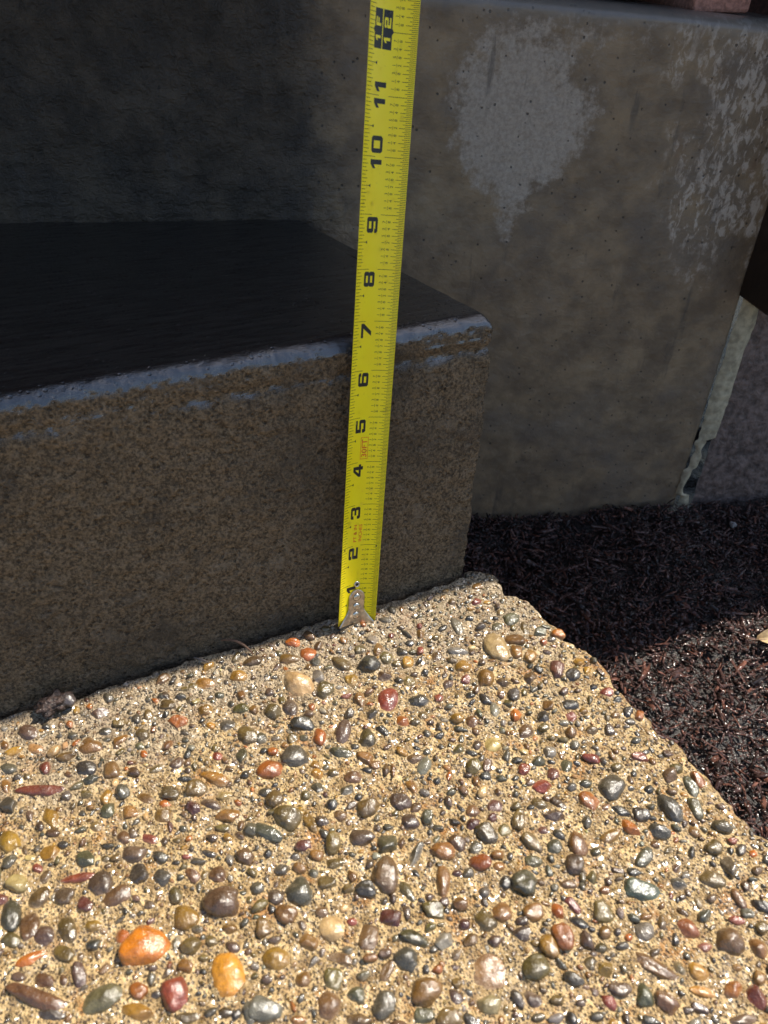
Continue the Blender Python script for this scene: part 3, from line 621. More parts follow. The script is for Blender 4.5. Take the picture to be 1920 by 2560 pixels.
for s, h in zip(small, hs):
    x, y, a, b, ang, k, fz = s
    big = a > 2.2
    tiny = a < 1.0
    U = sh1[int(rng.integers(0, 8))] if tiny else (sh3 if big else sh2)[int(rng.integers(0, 16))]
    F = I1F if tiny else (I3F if big else I2F)
    zr = min(a, b) * fz
    Q = U * np.array([a, b, zr])
    t = math.radians(ang)
    Q = np.stack([Q[:, 0] * math.cos(t) - Q[:, 1] * math.sin(t) + x, Q[:, 0] * math.sin(t) + Q[:, 1] * math.cos(t) + y, Q[:, 2] + h + zr * rng.uniform(0.0, 0.35)], 1)
    SV.append(Q)
    SF.append(F + nv)
    SC.append(np.tile(np.array(pcol(k, 0.2, 0.60 if a > 1.0 else 0.8)), (len(Q), 1)))
    nv += len(Q)
me = mesh_np('small_pebbles', np.concatenate(SV), np.concatenate(SF))
ca = me.color_attributes.new('Col', 'FLOAT_COLOR', 'POINT')
ca.data.foreach_set('color', np.concatenate(SC).astype(np.float32).ravel())
tag(obj('small_pebbles', me, M['pebble_small'], path), kind='stuff')

# ------------------------------------------------------------------ concrete step
HS = 166.0
def front_y(x):
    return 9.5 + 0.018 * (x + 197) + 4
side_dir = np.array([51.1 - 94.2, 241.9 - 37.9]); side_dir /= np.linalg.norm(side_dir)
f_dir = np.array([1.0, 0.018]); f_dir /= np.linalg.norm(f_dir)
n0 = np.array([f_dir[1], -f_dir[0]])
n1 = np.array([side_dir[1], -side_dir[0]])
a0 = math.atan2(n0[1], n0[0]); a1 = math.atan2(n1[1], n1[0])
C0 = np.array([84.5, front_y(84.5)])
d_front = np.concatenate([np.array([1600, 1000, 700, 500, 400, 345.0]), np.arange(310, 0, -1.15)])
d_side = np.concatenate([np.arange(2.5, 60, 2.5), np.arange(60, 262, 8.0)])
rad = 2.2
def ring(ins_f, ins_s):
    cc = np.linalg.solve(np.array([n0, n1]), np.array([n0 @ C0 - ins_f - rad, n1 @ C0 - ins_s - rad]))
    P = [cc + rad * n0 - f_dir * d for d in d_front]
    for q in np.linspace(0, 1, 12):
        aa = a0 + (a1 - a0) * q
        P.append(cc + rad * np.array([math.cos(aa), math.sin(aa)]))
    P += [cc + rad * n1 + side_dir * d for d in d_side]
    return np.array(P)
nrm = np.array([n0] * len(d_front) + [np.array([math.cos(a0 + (a1 - a0) * q), math.sin(a0 + (a1 - a0) * q)]) for q in np.linspace(0, 1, 12)] + [n1] * len(d_side))
zl = np.concatenate([np.array([-125, -60, -20]), np.arange(-6, 157, 1.15)])
bat = 21.0 / 158.0
prof = [(z, bat * z, -0.120 * z) for z in zl]
arc_r = 9.0
z_s = zl[-1]; i_s = bat * z_s; i_s2 = -0.120 * z_s
for q in np.linspace(0.08, 1, 16):
    aa = q * math.pi / 2
    e = arc_r * (1 - math.cos(aa)) * 1.1
    prof.append((z_s + (HS - z_s) * math.sin(aa), i_s + e, i_s2 + e * 0.5))
for e in (1.5, 3, 5, 8, 12, 18, 26):
    prof.append((HS, i_s + arc_r * 1.1 + e, i_s2 + arc_r * 0.55 + e * 0.4))
R_ = []
for z, i1_, i2_ in prof:
    q = ring(i1_, i2_)
    R_.append(np.stack([q[:, 0], q[:, 1], np.full(len(q), z)], 1))
R_ = np.stack(R_)
nr, nc = R_.shape[:2]
V = R_.reshape(-1, 3).copy()
zz = V[:, 2].copy()
amp = np.where(zz < 155, 1.0, 0.6) * np.clip(1 - (zz - 165.9) * 10, 0, 1)
disp = 0.75 * vnoise(V, 5.5, 41) + 0.5 * vnoise(V, 2.6, 42) + 0.9 * vnoise(V, 30, 43)
disp += -1.6 * np.clip(vnoise(V, 4.0, 44) - 0.45, 0, 1)
roundn = np.tile(nrm, (nr, 1))
V[:, 0] += roundn[:, 0] * disp * amp
V[:, 1] += roundn[:, 1] * disp * amp
# worn ledge below the nosing
led = np.exp(-((zz - 148) / 3.6) ** 2) * np.clip(0.8 + 0.9 * vnoise(V, 55, 47), 0, 2)
V[:, 0] -= roundn[:, 0] * led * 1.7
V[:, 1] -= roundn[:, 1] * led * 1.7
top = zz > 157
V[top, 2] += 0.35 * vnoise(V[top] * np.array([0.35, 1, 1]), 9, 45) + 0.5 * vnoise(V[top], 40, 46)
F = grid_faces(nr, nc)
Fl = [tuple(f) for f in F]
last = (nr - 1) * nc
nb = len(V)
# tread: strips from the last inset row back to the porch wall
back = R_[-1].copy()
def wall_y(x): return 241.86 - 0.27393 * (x - 51.14)
TR = 26
Vt = [V]
prev_idx = np.arange(last, last + nc)
front_part = nrm[:, 0] < n0[0] + 0.02
tgt = R_[-1].copy()
tgt[:, 1] = np.where(True, wall_y(np.minimum(tgt[:, 0], 48)) + 12, 0)
tgt[:, 0] = np.interp(np.arange(nc), [0, 5, nc - 40, nc - 1], [-1500, -260, 40, 48])
for k in range(1, TR + 1):
    s = k / TR
    q = V[last:last + nc] * (1 - s) + tgt * s
    q[:, 2] = HS + 0.5 * vnoise(q, 40, 46) + 0.25 * vnoise(q, 12, 48) + 0.6 * s
    Vt.append(q)
V2 = np.concatenate(Vt)
nrows = nr + TR
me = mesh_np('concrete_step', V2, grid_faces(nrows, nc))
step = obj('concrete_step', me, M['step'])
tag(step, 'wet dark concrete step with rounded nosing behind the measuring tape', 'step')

# ------------------------------------------------------------------ porch wall behind the step
WD = np.array([0.96447, -0.26419])          # along the wall to the right
WN = np.array([-0.26419, -0.96447])         # facing the camera
W0 = np.array([51.14, 241.86])
def s_of_x(x): return (x - W0[0]) / WD[0]
def wpt(s, z, off=0.0):
    return np.array([W0[0] + WD[0] * s + WN[0] * off, W0[1] + WD[1] * s + WN[1] * off, z])
S_END = s_of_x(408.0)
sv = np.concatenate([np.array([-1600, -1000, -700, -500, -380]), np.arange(-300, S_END - 5, 1.7), S_END - np.array([5, 3.5, 2.2, 1.1, 0.4, 0.0])])
eo = np.concatenate([np.zeros(len(sv) - 6), -np.array([0, 0.3, 0.9, 1.9, 3.0, 5.0])])
def top_z(x): return 300.6 - 0.066 * (x - 190)
zn = np.concatenate([np.array([-150, -135]), np.arange(-128, 286, 1.7)])
nz = len(zn)
Vw = []
topz = top_z(W0[0] + WD[0] * sv)
for z in zn:
    zs = -150 + (z + 150) / (zn[-1] + 150) * (topz - 4 + 150)
    Vw.append(np.stack([W0[0] + WD[0] * sv + WN[0] * eo, W0[1] + WD[1] * sv + WN[1] * eo, zs], 1))
for t in np.linspace(0.1, 1, 12):
    a = t * math.pi / 2
    ins = 15 * (1 - math.cos(a)); dz = 8.5 * math.sin(a)
    Vw.append(np.stack([W0[0] + WD[0] * sv + WN[0] * (eo - ins), W0[1] + WD[1] * sv + WN[1] * (eo - ins), topz - 4 + dz], 1))
for ins in (17, 20, 26, 36, 60, 120, 300, 700):
    Vw.append(np.stack([W0[0] + WD[0] * sv + WN[0] * (eo - ins), W0[1] + WD[1] * sv + WN[1] * (eo - ins), topz + 4.5 + 0 * sv], 1))
Vw = np.stack(Vw)
nr, nc = Vw.shape[:2]
V = Vw.reshape(-1, 3).copy()
Ssv = np.tile(sv, nr); X = V[:, 0]; Zc = V[:, 2]
rowi = np.repeat(np.arange(nr), nc)
facez = (rowi < nz)
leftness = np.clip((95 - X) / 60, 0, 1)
rid = leftness * np.clip((262 - Zc) / 60, 0, 1)
P_r = np.stack([X * 0.17, Zc * 1.0, np.zeros(len(X))], 1)
d = 1.1 * vnoise(V, 7, 51) * (0.35 + 0.65 * leftness) + 1.0 * vnoise(V, 3.4, 52) * (0.18 + 0.82 * leftness) + 1.3 * vnoise(V, 60, 53)
d += rid * 1.0 * vnoise(P_r + 0.25 * vnoise(V, 25, 56)[:, None], 4.2, 54)
d *= np.where(facez, 1.0, 0.3)
V[:, 0] += WN[0] * d; V[:, 1] += WN[1] * d
Vend = Vw.reshape(-1, 3)
# right end face of the wall goes back
endr = V.reshape(nr, nc, 3)[:, -1].copy()
endb = endr.copy(); endb[:, 0] -= WN[0] * 40; endb[:, 1] -= WN[1] * 40
nb = len(V)
Vall = np.concatenate([V, endb])
ii = np.arange(nr - 1)
Fe = np.stack([ii * nc + nc - 1, nb + ii, nb + ii + 1, (ii + 1) * nc + nc - 1], 1)
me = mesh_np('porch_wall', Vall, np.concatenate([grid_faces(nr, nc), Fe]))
# stains: a pale dry patch with its own outline, pale veins near the corner
POLY = np.array([(150, 245), (158, 225), (165, 204), (178, 190), (192, 180), (199, 169), (203, 150), (209, 169), (219, 185), (237, 198), (251, 213), (252, 228), (257, 239), (248, 249), (236, 258), (242, 268), (259, 274), (276, 268), (300, 274), (330, 268), (360, 262), (362, 284), (330, 289), (266, 290), (244, 291), (203, 296), (175, 294), (160, 287), (150, 268)], float)
def poly_sdf(P, poly):
    dmin = np.full(len(P), 1e9); inside = np.zeros(len(P), bool)
    for i in range(len(poly)):
        a = poly[i]; b = poly[(i + 1) % len(poly)]
        e = b - a; w = P - a
        t = np.clip((w @ e) / (e @ e), 0, 1)
        q = w - t[:, None] * e
        dmin = np.minimum(dmin, (q ** 2).sum(1))
        c1 = (a[1] <= P[:, 1]) != (b[1] <= P[:, 1])
        xc = a[0] + (P[:, 1] - a[1]) * e[0] / (e[1] if abs(e[1]) > 1e-9 else 1e-9)
        inside ^= c1 & (P[:, 0] < xc)
    return np.where(inside, -1, 1) * np.sqrt(dmin)
sd = poly_sdf(np.stack([Vall[:, 0], Vall[:, 2]], 1), POLY)
dry = np.clip(0.5 - sd / 34.0, 0, 1)
dry = np.where((Vall[:, 0] > 255) & (Vall[:, 2] > 255), dry * 0.78, dry) * (1 - 0.36 * np.clip((Vall[:, 2] - 235) / 35, 0, 1)) * (1 - 0.25 * np.clip((185 - Vall[:, 0]) / 30, 0, 1) * (Vall[:, 2] > 215))
vein = np.clip((Vall[:, 0] - 285) / 75, 0, 1) * np.clip((Vall[:, 2] - 60) / 120, 0, 1)
vein = np.maximum(vein, 0.55 * np.clip((Vall[:, 0] - 250) / 60, 0, 1) * np.clip((Vall[:, 2] - 215) / 50, 0, 1))
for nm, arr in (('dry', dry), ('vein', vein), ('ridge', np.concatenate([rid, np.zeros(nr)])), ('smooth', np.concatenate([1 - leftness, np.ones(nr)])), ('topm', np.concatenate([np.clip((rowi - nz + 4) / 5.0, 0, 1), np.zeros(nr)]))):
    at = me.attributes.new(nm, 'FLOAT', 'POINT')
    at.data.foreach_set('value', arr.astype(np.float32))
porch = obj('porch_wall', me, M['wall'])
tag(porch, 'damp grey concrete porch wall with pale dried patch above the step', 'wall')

# ------------------------------------------------------------------ wall beyond the joint, joint mortar, trim board
s2 = np.concatenate([S_END + 18 + np.arange(0, 200, 4.0), S_END + np.array([260, 500, 1500])])
z2 = np.arange(-150, 296, 4.0)
V = np.stack([np.stack([W0[0] + WD[0] * s2 - WN[0] * 3, W0[1] + WD[1] * s2 - WN[1] * 3, np.full(len(s2), z)], 1) for z in z2])
nr, nc = V.shape[:2]
V = V.reshape(-1, 3)
dn = 1.6 * vnoise(V, 16, 61) + 1.0 * vnoise(V, 7, 62)
V[:, 0] += WN[0] * dn; V[:, 1] += WN[1] * dn
stucco = obj('stucco_wall', mesh_np('stucco_wall', V, grid_faces(nr, nc)), M['stucco'])
tag(stucco, 'rough purple brown stucco wall right of the pale joint', 'wall')
# joint filling
zj = np.concatenate([np.arange(-118, 101, 2.2)])
uu = np.linspace(-1, 1, 7)
V = []
for z in zj:
    pz = np.array([[0.0, 0.0, z]])
    w = 9.4 + 0.9 * float(vnoise(pz, 22, 71)[0])
    cx = 9.0 + 0.8 * float(vnoise(pz, 30, 72)[0])
    if z < -42:
        w = 5.0 + 2.4 * float(vnoise(pz, 9, 73)[0]); cx = 2.5 - (z < -75) * 3.5 + 2.2 * float(vnoise(pz, 14, 74)[0])
        if z < -105: cx += 6
    for u in uu:
        V.append(wpt(S_END + cx + w * u, z, 1.5 + 2.4 * (1 - u * u) + 0.8 * float(vnoise(np.array([[u * 5, 0, z]]), 5, 75)[0])))
joint = obj('joint_mortar', mesh_np('joint_mortar', V, grid_faces(len(zj), 7)), M['seal'])
tag(joint, 'pale crumbling mortar strip filling the joint between the two walls', 'mortar strip')
# trim board hanging at the right edge
def wbox(name, s0, s1, o0, o1, z0, z1, mat, parent=None, bevel=1.0):
    me = box_mesh(name, s0, s1, -o1, -o0, z0, z1, bevel)
    T = Matrix(((WD[0], -WN[0], 0, W0[0] * MM), (WD[1], -WN[1], 0, W0[1] * MM), (0, 0, 1, 0), (0, 0, 0, 1)))
    me.transform(T)
    return obj(name, me, mat, parent)
tb = empty('downspout', tuple(wpt(S_END + 14, 98, 8) * MM))
def reparent(o, p):
    o.parent = p
    o.matrix_parent_inverse = Matrix.Translation(p.location).inverted()
    return o
reparent(wbox('pipe', S_END - 3, S_END + 62, -4, 42, 98, 596, M['dark_wood'], None, 2.0), tb)
reparent(wbox('rib', S_END + 14, S_END + 18, 42.5, 45, 98.5, 596, M['dark_wood'], None, 0.8), tb)
reparent(wbox('rib', S_END + 42, S_END + 46, 42.5, 45, 98.5, 596, M['dark_wood'], None, 0.8), tb)
tag(tb, 'dark brown square downspout ending above the joint at the right edge', 'downspout')

# ------------------------------------------------------------------ house above the porch: bricks and eave
house = empty('house', tuple(wpt(0, 300, -60) * MM))
def hz(s): return float(top_z(W0[0] + WD[0] * s)) + 5.2
def brick(s0, s1, z0, z1, off, mat, name='brick', lab=None):
    o = reparent(wbox(name, s0, s1, off - 95, off, z0, z1, mat, None, 2.5), house)
    if lab: o['label'] = lab
    return o
sp = s_of_x(318.0)
brick(sp, sp + 42, hz(sp) - 2.0, hz(sp) + 58, -17, M['brick_pink'], lab='pale pink broken brick')
for course in range(3):
    z0 = hz(sp) + 66 * course
    s = sp - 8 - 203 * 4 - (100 if course % 2 else 0)
    while s < sp + 600:
        if course == 0:
            if s + 195 <= sp - 5:
                brick(s, s + 195, hz(s + 100) + 6, z0 + 58, -24, M['brick_dark'])
            elif s > sp + 60:
                brick(s, s + 195, z0 + 2, z0 + 58, -70, M['brick_dark'])
        else:
            brick(s, s + 195, z0, z0 + 58, -24, M['brick_dark'])
        s += 203
reparent(wbox('wall_core', -1500, 1600, -700, -120, 262, 597, M['brick_dark'], None, 0), house)
eave_me = box_mesh('eave', -2500, 3500, 62, 1900, 600, 660, 3)
reparent(obj('eave', eave_me, M['eave']), house)
reparent(obj('fascia', box_mesh('fascia', -2500, 3500, 76, 104, 662, 720, 2), M['dark_wood']), house)
tag(house, 'shaded dark brick house front on top of the porch wall', 'house')

# ------------------------------------------------------------------ mulch
def chips(n, x0, x1, y0, y1, seed, lmin, lmax, wide):
    r = np.random.default_rng(seed)
    V, F, Cc = [], [], []
    X = r.uniform(x0, x1, n); Y = r.uniform(y0, y1, n)
    keep = (X > edge_x(Y) + 3) | (Y > 20)
    keep &= (Y < wall_y(X) - 4) & ~((Y > 14) & (X < 94 - (Y - 14) * 0.21))
    X, Y = X[keep], Y[keep]
    Zb = mulch_h(np.stack([X, Y, np.zeros(len(X))], 1)) + r.uniform(-3, 5, len(X))
    base = np.array([(-1, -1, -1), (0, -1.1, -0.6), (1, -0.6, -1), (1, 0.6, -1), (0, 1.1, -0.6), (-1, 0.8, -1), (-1, -0.7, 0.8), (0, -1, 1.2), (1, -0.5, 0.7), (1, 0.4, 0.8), (0, 0.9, 1.1), (-1, 0.6, 0.9)], float)
    fb = [(0, 1, 7, 6), (1, 2, 8, 7), (2, 3, 9, 8), (3, 4, 10, 9), (4, 5, 11, 10), (5, 0, 6, 11), (6, 7, 10, 11), (7, 8, 9, 10)]
    fb = np.array(fb)
    for i in range(len(X)):
        L = lmin + (lmax - lmin) * r.random() ** 2
        q = base * np.array([L / 2, wide * r.uniform(0.4, 1.2), wide * r.uniform(0.25, 0.6)]) * (1 + 0.18 * r.normal(size=(12, 1)))
        q[:, 2] += 0.15 * r.normal() * (q[:, 0] ** 2) / (L + 1)
        az = r.uniform(0, 2 * math.pi); el = r.normal() * 0.40; ro = r.uniform(-0.9, 0.9)
        Rm = (Matrix.Rotation(az, 3, 'Z') @ Matrix.Rotation(el, 3, 'Y') @ Matrix.Rotation(ro, 3, 'X'))
        q = q @ np.array(Rm).T + np.array([X[i], Y[i], Zb[i]])
        V.append(q); F.append(fb + 12 * i)
        k = r.random()
        c = np.array((0.125, 0.066, 0.056)) if k < 0.6 else (np.array((0.028, 0.016, 0.014)) if k < 0.85 else np.array((0.23, 0.10, 0.07)))
        c = c * r.uniform(0.5, 1.15)
        Cc.append(np.tile(np.append(c, 1), (12, 1)))
    me = mesh_np('mulch', np.concatenate(V), np.concatenate(F), smooth=False)
    a = me.color_attributes.new('Col', 'FLOAT_COLOR', 'POINT')
    a.data.foreach_set('color', np.concatenate(Cc).astype(np.float32).ravel())
    return me
m1 = chips(30000, 92, 540, -270, 215, 7, 1.6, 11, 0.85)
m2 = chips(900, 92, 520, -270, 205, 21, 9, 26, 1.9)
mo = obj('mulch', m1, M['chip'])
tag(obj('bark_pieces', m2, M['chip']), 'coarser wet bark pieces strewn over the mulch', 'bark', kind='stuff')
tag(mo, 'wet dark brown shredded mulch beside the path', 'mulch', kind='stuff')

def blob(name, loc, size, mat, seed, rough=0.25, rot=0.0, freq=0.6):
    r = np.random.default_rng(seed)
    U = I4V * (1 + rough * vnoise(I4V + r.uniform(-20, 20, 3), freq, seed) + rough * 0.5 * vnoise(I4V + 9, freq * 0.4, seed + 1))[:, None]
    o = obj(name, mesh_np(name, U * np.array(size), I4F), mat)
    o.location = Vector(loc) * MM
    o.rotation_euler = (0, 0, rot)
    return o
tag(blob('white_chip', (432, 92, MZ + 1.5), (3, 3.4, 3), M['chip_white'], 8, 0.3), 'small white chip in the shade by the stucco wall', 'chip')
clod = empty('dirt_clod', (-0.168, 0.003, 0.0))
b1 = blob('clod_body', (-170, 4.0, 4.4), (9, 6.2, 5.0), M['clod'], 15, 0.35, 0.2, 0.45)
b2 = blob('pebble', (-162.5, 3.2, 4.6), (3.6, 4.2, 3.5), M['pebble'], 16, 0.12)
b2.color = srgb(80, 70, 66)
reparent(b1, clod); reparent(b2, clod)
tag(clod, 'dark reddish dirt clod in the shadow at the foot of the step', 'dirt clod')

def tube(name, P, R, mat, nseg=8):
    P = [Vector(p) for p in P]
    V, F = [], []
    for i, p in enumerate(P):
        d = (P[min(i + 1, len(P) - 1)] - P[max(i - 1, 0)]).normalized()
        a = d.cross(Vector((0, 0.3, 1))).normalized(); b = d.cross(a)
        for k in range(nseg):
            t = 2 * math.pi * k / nseg
            V.append(tuple(p + (a * math.cos(t) + b * math.sin(t)) * R[i]))
    for i in range(len(P) - 1):
        for k in range(nseg):
            F.append((i * nseg + k, i * nseg + (k + 1) % nseg, (i + 1) * nseg + (k + 1) % nseg, (i + 1) * nseg + k))
    F.append(tuple(range(nseg))[::-1]); F.append(tuple((len(P) - 1) * nseg + k for k in range(nseg)))
    return obj(name, mesh_np(name, V, F), mat)
tw = [(-78, 13, 6.5), (-74, 11, 7.4), (-70, 8.5, 7), (-66.5, 5.5, 5), (-64, 3, 2.2), (-63, 1, 0.6)]
tag(tube('twig', tw, [0.35, 0.6, 0.75, 0.7, 0.55, 0.35], M['twig']), 'curved dry brown twig at the foot of the step', 'twig')
tw = [(-95, 9, 3.2), (-91, 6.5, 2.4), (-87.5, 3.5, 1.2)]
tag(tube('twig', tw, [0.4, 0.6, 0.35], M['grey_stone']), 'short straight grey twig nearer the clod', 'twig')
# dry leaf
V, F = [], []
nl, nw = 16, 7
for i in range(nl):
    t = i / (nl - 1)
    w = 11 * math.sin(math.pi * (0.03 + 0.94 * t)) ** 0.8
    for j in range(nw):
        u = j / (nw - 1) * 2 - 1
        V.append((46 * t, w * u, 4 * abs(u) ** 1.5 + 5 * math.sin(2.4 * t) + (0.0 if j != 3 else -0.5)))
lf = empty('dry_leaf', tuple(Vector((331, -36, MZ + 7)) * MM))
lf.rotation_euler = (0.25, -0.1, -0.55)
obj('leaf_blade', mesh_np('leaf_blade', V, grid_faces(nl, nw)), M['leaf'], lf)
tube('leaf_stem', [(-9, 1, 1), (-4, 0.3, 0), (2, 0, 0.2), (20, 0, 2.6), (44, 0, 3.6)], [0.6, 0.6, 0.55, 0.4, 0.2], M['twig']).parent = lf
tag(lf, 'tan dry leaf on the mulch at the right edge', 'leaf')

# ------------------------------------------------------------------ measuring tape
INCH = 25.4
lx, ly = math.radians(7.7), math.radians(11.7)
TA = Vector((math.sin(lx), math.sin(ly), math.sqrt(1 - math.sin(lx) ** 2 - math.sin(ly) ** 2)))
TX = Vector((1, 0.03, 0)); TX = (TX - TA * TX.dot(TA)).normalized()
TN = TA.cross(TX).normalized()          # to the viewer
if TN.y > 0: TN = -TN
TO = Vector((0.3, 0.0, 2.6))
RB = 21.5
HWB = 12.7
def bp(u, t, off=0.0):
    """u mm across (right +), t inches along, off mm above the printed face"""
    ph = u / RB
    p = TO + TX * (RB * math.sin(ph)) + TN * (RB * (1 - math.cos(ph)) - 2.2) + TA * (t * INCH)
    n = TN * math.cos(ph) - TX * math.sin(ph)
    return p + n * off
tape = empty('measuring_tape', tuple(TO * MM))
def tpart(name, V, F, mat, parent=None, smooth=True):
    me = mesh_np(name, V, F, smooth)
    o = obj(name, me, mat)
    o.parent = parent or tape
    o.matrix_parent_inverse = Matrix.Translation(TO * MM).inverted() if parent is None else Matrix.Identity(4)
    if parent is not None:
        # parent sits at the tape's origin frame with identity transform
        o.matrix_parent_inverse = Matrix.Identity(4)
    return o
us = np.linspace(-HWB, HWB, 33)
ts = np.concatenate([np.linspace(0.02, 20, 120)])
V = [bp(u, t) for t in ts for u in us]
n1 = len(V)
V += [bp(u, t, -0.16) for t in ts for u in us]
V = np.array([tuple(v) for v in V])
nr, nc = len(ts), len(us)
Fg = grid_faces(nr, nc)
Fk = Fg[:, ::-1] + n1
ii = np.arange(nr - 1)
sideL = np.stack([ii * nc, (ii + 1) * nc, n1 + (ii + 1) * nc, n1 + ii * nc], 1)
sideR = np.stack([ii * nc + nc - 1, n1 + ii * nc + nc - 1, n1 + (ii + 1) * nc + nc - 1, (ii + 1) * nc + nc - 1], 1)
jj = np.arange(nc - 1)
bot = np.stack([jj, n1 + jj, n1 + jj + 1, jj + 1], 1)
blade = tpart('blade', V, np.concatenate([Fg, Fk, sideL, sideR, bot]), M['blade'])
blade.data.materials.append(M['steel_back'])
mi = np.zeros(len(blade.data.polygons), np.int32); mi[len(Fg):len(Fg) + len(Fk)] = 1
blade.data.polygons.foreach_set('material_index', mi)

PRINT = {'tick': ([], []), 'black': ([], []), 'red': ([], []), 'red2': ([], []), 'yellow': ([], [])}
def add_print(kind, pts_ut, faces, off):
    """pts in (u,t_inch); triangulated faces mapped to the blade"""
    V, F = PRINT[kind]
    b = len(V)
    for (u, t) in pts_ut: V.append(tuple(bp(u, t, off)))
    for f in faces: F.append(tuple(b + i for i in f))
def rect(kind, u0, u1, t0, t1, off=0.05, n=None):
    n = n or max(1, int(abs(u1 - u0) / 1.0))
    P = []
    for i in range(n + 1):
        u = u0 + (u1 - u0) * i / n
        P += [(u, t0), (u, t1)]
    add_print(kind, P, [(2 * i, 2 * i + 2, 2 * i + 3, 2 * i + 1) for i in range(n)], off)

GL = {
 '1': [[(.26, 0), (.58, 0), (.58, 1), (.30, 1), (0, .76), (0, .50), (.26, .68)]],
 '2': [[(0, 0), (1.1, 0), (1.1, .20), (.32, .20), (.32, .40), (.98, .40), (1.1, .50), (1.1, .88), (.98, 1), (.12, 1), (0, .88), (0, .68), (.3, .68), (.3, .80), (.8, .80), (.8, .60), (.12, .60), (0, .5)]],
 '3': [[(0, .12), (.12, 0), (.98, 0), (1.1, .12), (1.1, .42), (1.0, .5), (1.1, .58), (1.1, .88), (.98, 1), (.12, 1), (0, .88), (0, .68), (.3, .68), (.3, .80), (.8, .80), (.8, .60), (.35, .60), (.35, .40), (.8, .40), (.8, .20), (.3, .20), (.3, .32), (0, .32)]],
 '4': [[(.62, 0), (.92, 0), (.92, .2), (1.1, .2), (1.1, .42), (.92, .42), (.92, 1), (.5, 1), (0, .42), (0, .2), (.62, .2)], [(.62, .42), (.3, .42), (.62, .78)]],
 '5': [[(0, .12), (.12, 0), (.98, 0), (1.1, .12), (1.1, .52), (.98, .63), (.3, .63), (.3, .80), (1.05, .80), (1.05, 1), (0, 1), (0, .43), (.8, .43), (.8, .20), (.3, .20), (.3, .32), (0, .32)]],
 '6': [[(.12, 0), (.98, 0), (1.1, .12), (1.1, .52), (.98, .63), (.3, .63), (.3, .80), (.8, .80), (.8, .72), (1.1, .72), (1.1, .88), (.98, 1), (.12, 1), (0, .88), (0, .12)], [(.3, .20), (.8, .20), (.8, .43), (.3, .43)]],
 '7': [[(.15, 0), (.5, 0), (1.1, .72), (1.1, 1), (0, 1), (0, .76), (.72, .76)]],
 '8': [[(.12, 0), (.98, 0), (1.1, .12), (1.1, .42), (1.02, .5), (1.1, .58), (1.1, .88), (.98, 1), (.12, 1), (0, .88), (0, .58), (.08, .5), (0, .42), (0, .12)], [(.3, .2), (.8, .2), (.8, .39), (.3, .39)], [(.3, .61), (.8, .61), (.8, .8), (.3, .8)]],
 '0': [[(.14, 0), (.96, 0), (1.1, .14), (1.1, .86), (.96, 1), (.14, 1), (0, .86), (0, .14)], [(.3, .22), (.8, .22), (.8, .78), (.3, .78)]],
 'F': [[(0, 0), (.3, 0), (.3, .38), (.9, .38), (.9, .6), (.3, .6), (.3, .77), (1, .77), (1, 1), (0, 1)]],
}
GL['9'] = [[(1.1 - x, 1 - y) for (x, y) in p] for p in GL['6']]
deps = None
def curve_tris(cu):
    o = bpy.data.objects.new('tmp_print', cu)
    col.objects.link(o)
    dg = bpy.context.evaluated_depsgraph_get()
    me = bpy.data.meshes.new_from_object(o.evaluated_get(dg))
    bm = bmesh.new(); bm.from_mesh(me)
    bpy.data.objects.remove(o); bpy.data.meshes.remove(me); bpy.data.curves.remove(cu)
    bmesh.ops.remove_doubles(bm, verts=bm.verts, dist=1e-5)
    # slices across the blade (glyph y runs across the width) so that the print follows the curve
    y0 = min(v.co.y for v in bm.verts); y1 = max(v.co.y for v in bm.verts)
    for k in range(1, 8):
        bmesh.ops.bisect_plane(bm, geom=bm.verts[:] + bm.edges[:] + bm.faces[:], plane_co=(0, y0 + (y1 - y0) * k / 8, 0), plane_no=(0, 1, 0))
    bm.verts.index_update()
    V = [(v.co.x, v.co.y) for v in bm.verts]
    F = [tuple(v.index for v in f.verts) for f in bm.faces]
    bm.free()
    return V, F
gcache = {}
def glyph(ch):
    if ch not in gcache:
        cu = bpy.data.curves.new('tmp_glyph', 'CURVE')
        cu.dimensions = '2D'; cu.fill_mode = 'BOTH'
        for p in GL[ch]:
            s = cu.splines.new('POLY')
            s.points.add(len(p) - 1)
            for i, (x, y) in enumerate(p): s.points[i].co = (x, y, 0, 1)
            s.use_cyclic_u = True
        gcache[ch] = curve_tris(cu)
    return gcache[ch]
tcache = {}
def text(st):
    if st not in tcache:
        cu = bpy.data.curves.new('tmp_text', 'FONT')
        cu.body = st; cu.size = 1.4; cu.offset = 0.012 if len(st) > 2 else 0.0
        cu.resolution_u = 3
        V, F = curve_tris(cu)
        x0 = min(v[0] for v in V); y0 = min(v[1] for v in V)
        tcache[st] = ([(x - x0, y - y0) for x, y in V], F, max(v[0] for v in V) - x0, max(v[1] for v in V) - y0)
    return tcache[st]
def put_glyph(kind, ch, t0, u_base, h, w, off=0.05):
    """glyph width direction runs up the tape, glyph top points to the left edge"""
    V, F = glyph(ch)
    add_print(kind, [(u_base - y * h, t0 + x * w / INCH) for x, y in V], F, off)
def put_text(kind, st, tc, uc, h, stretch=1.0, off=0.05, width=None):
    V, F, w, hh_ = text(st)
    k = h / hh_
    kx = k * stretch if width is None else width / w
    add_print(kind, [(uc + h / 2 - y * k, tc + (x - w / 2) * kx / INCH) for x, y in V], F, off)

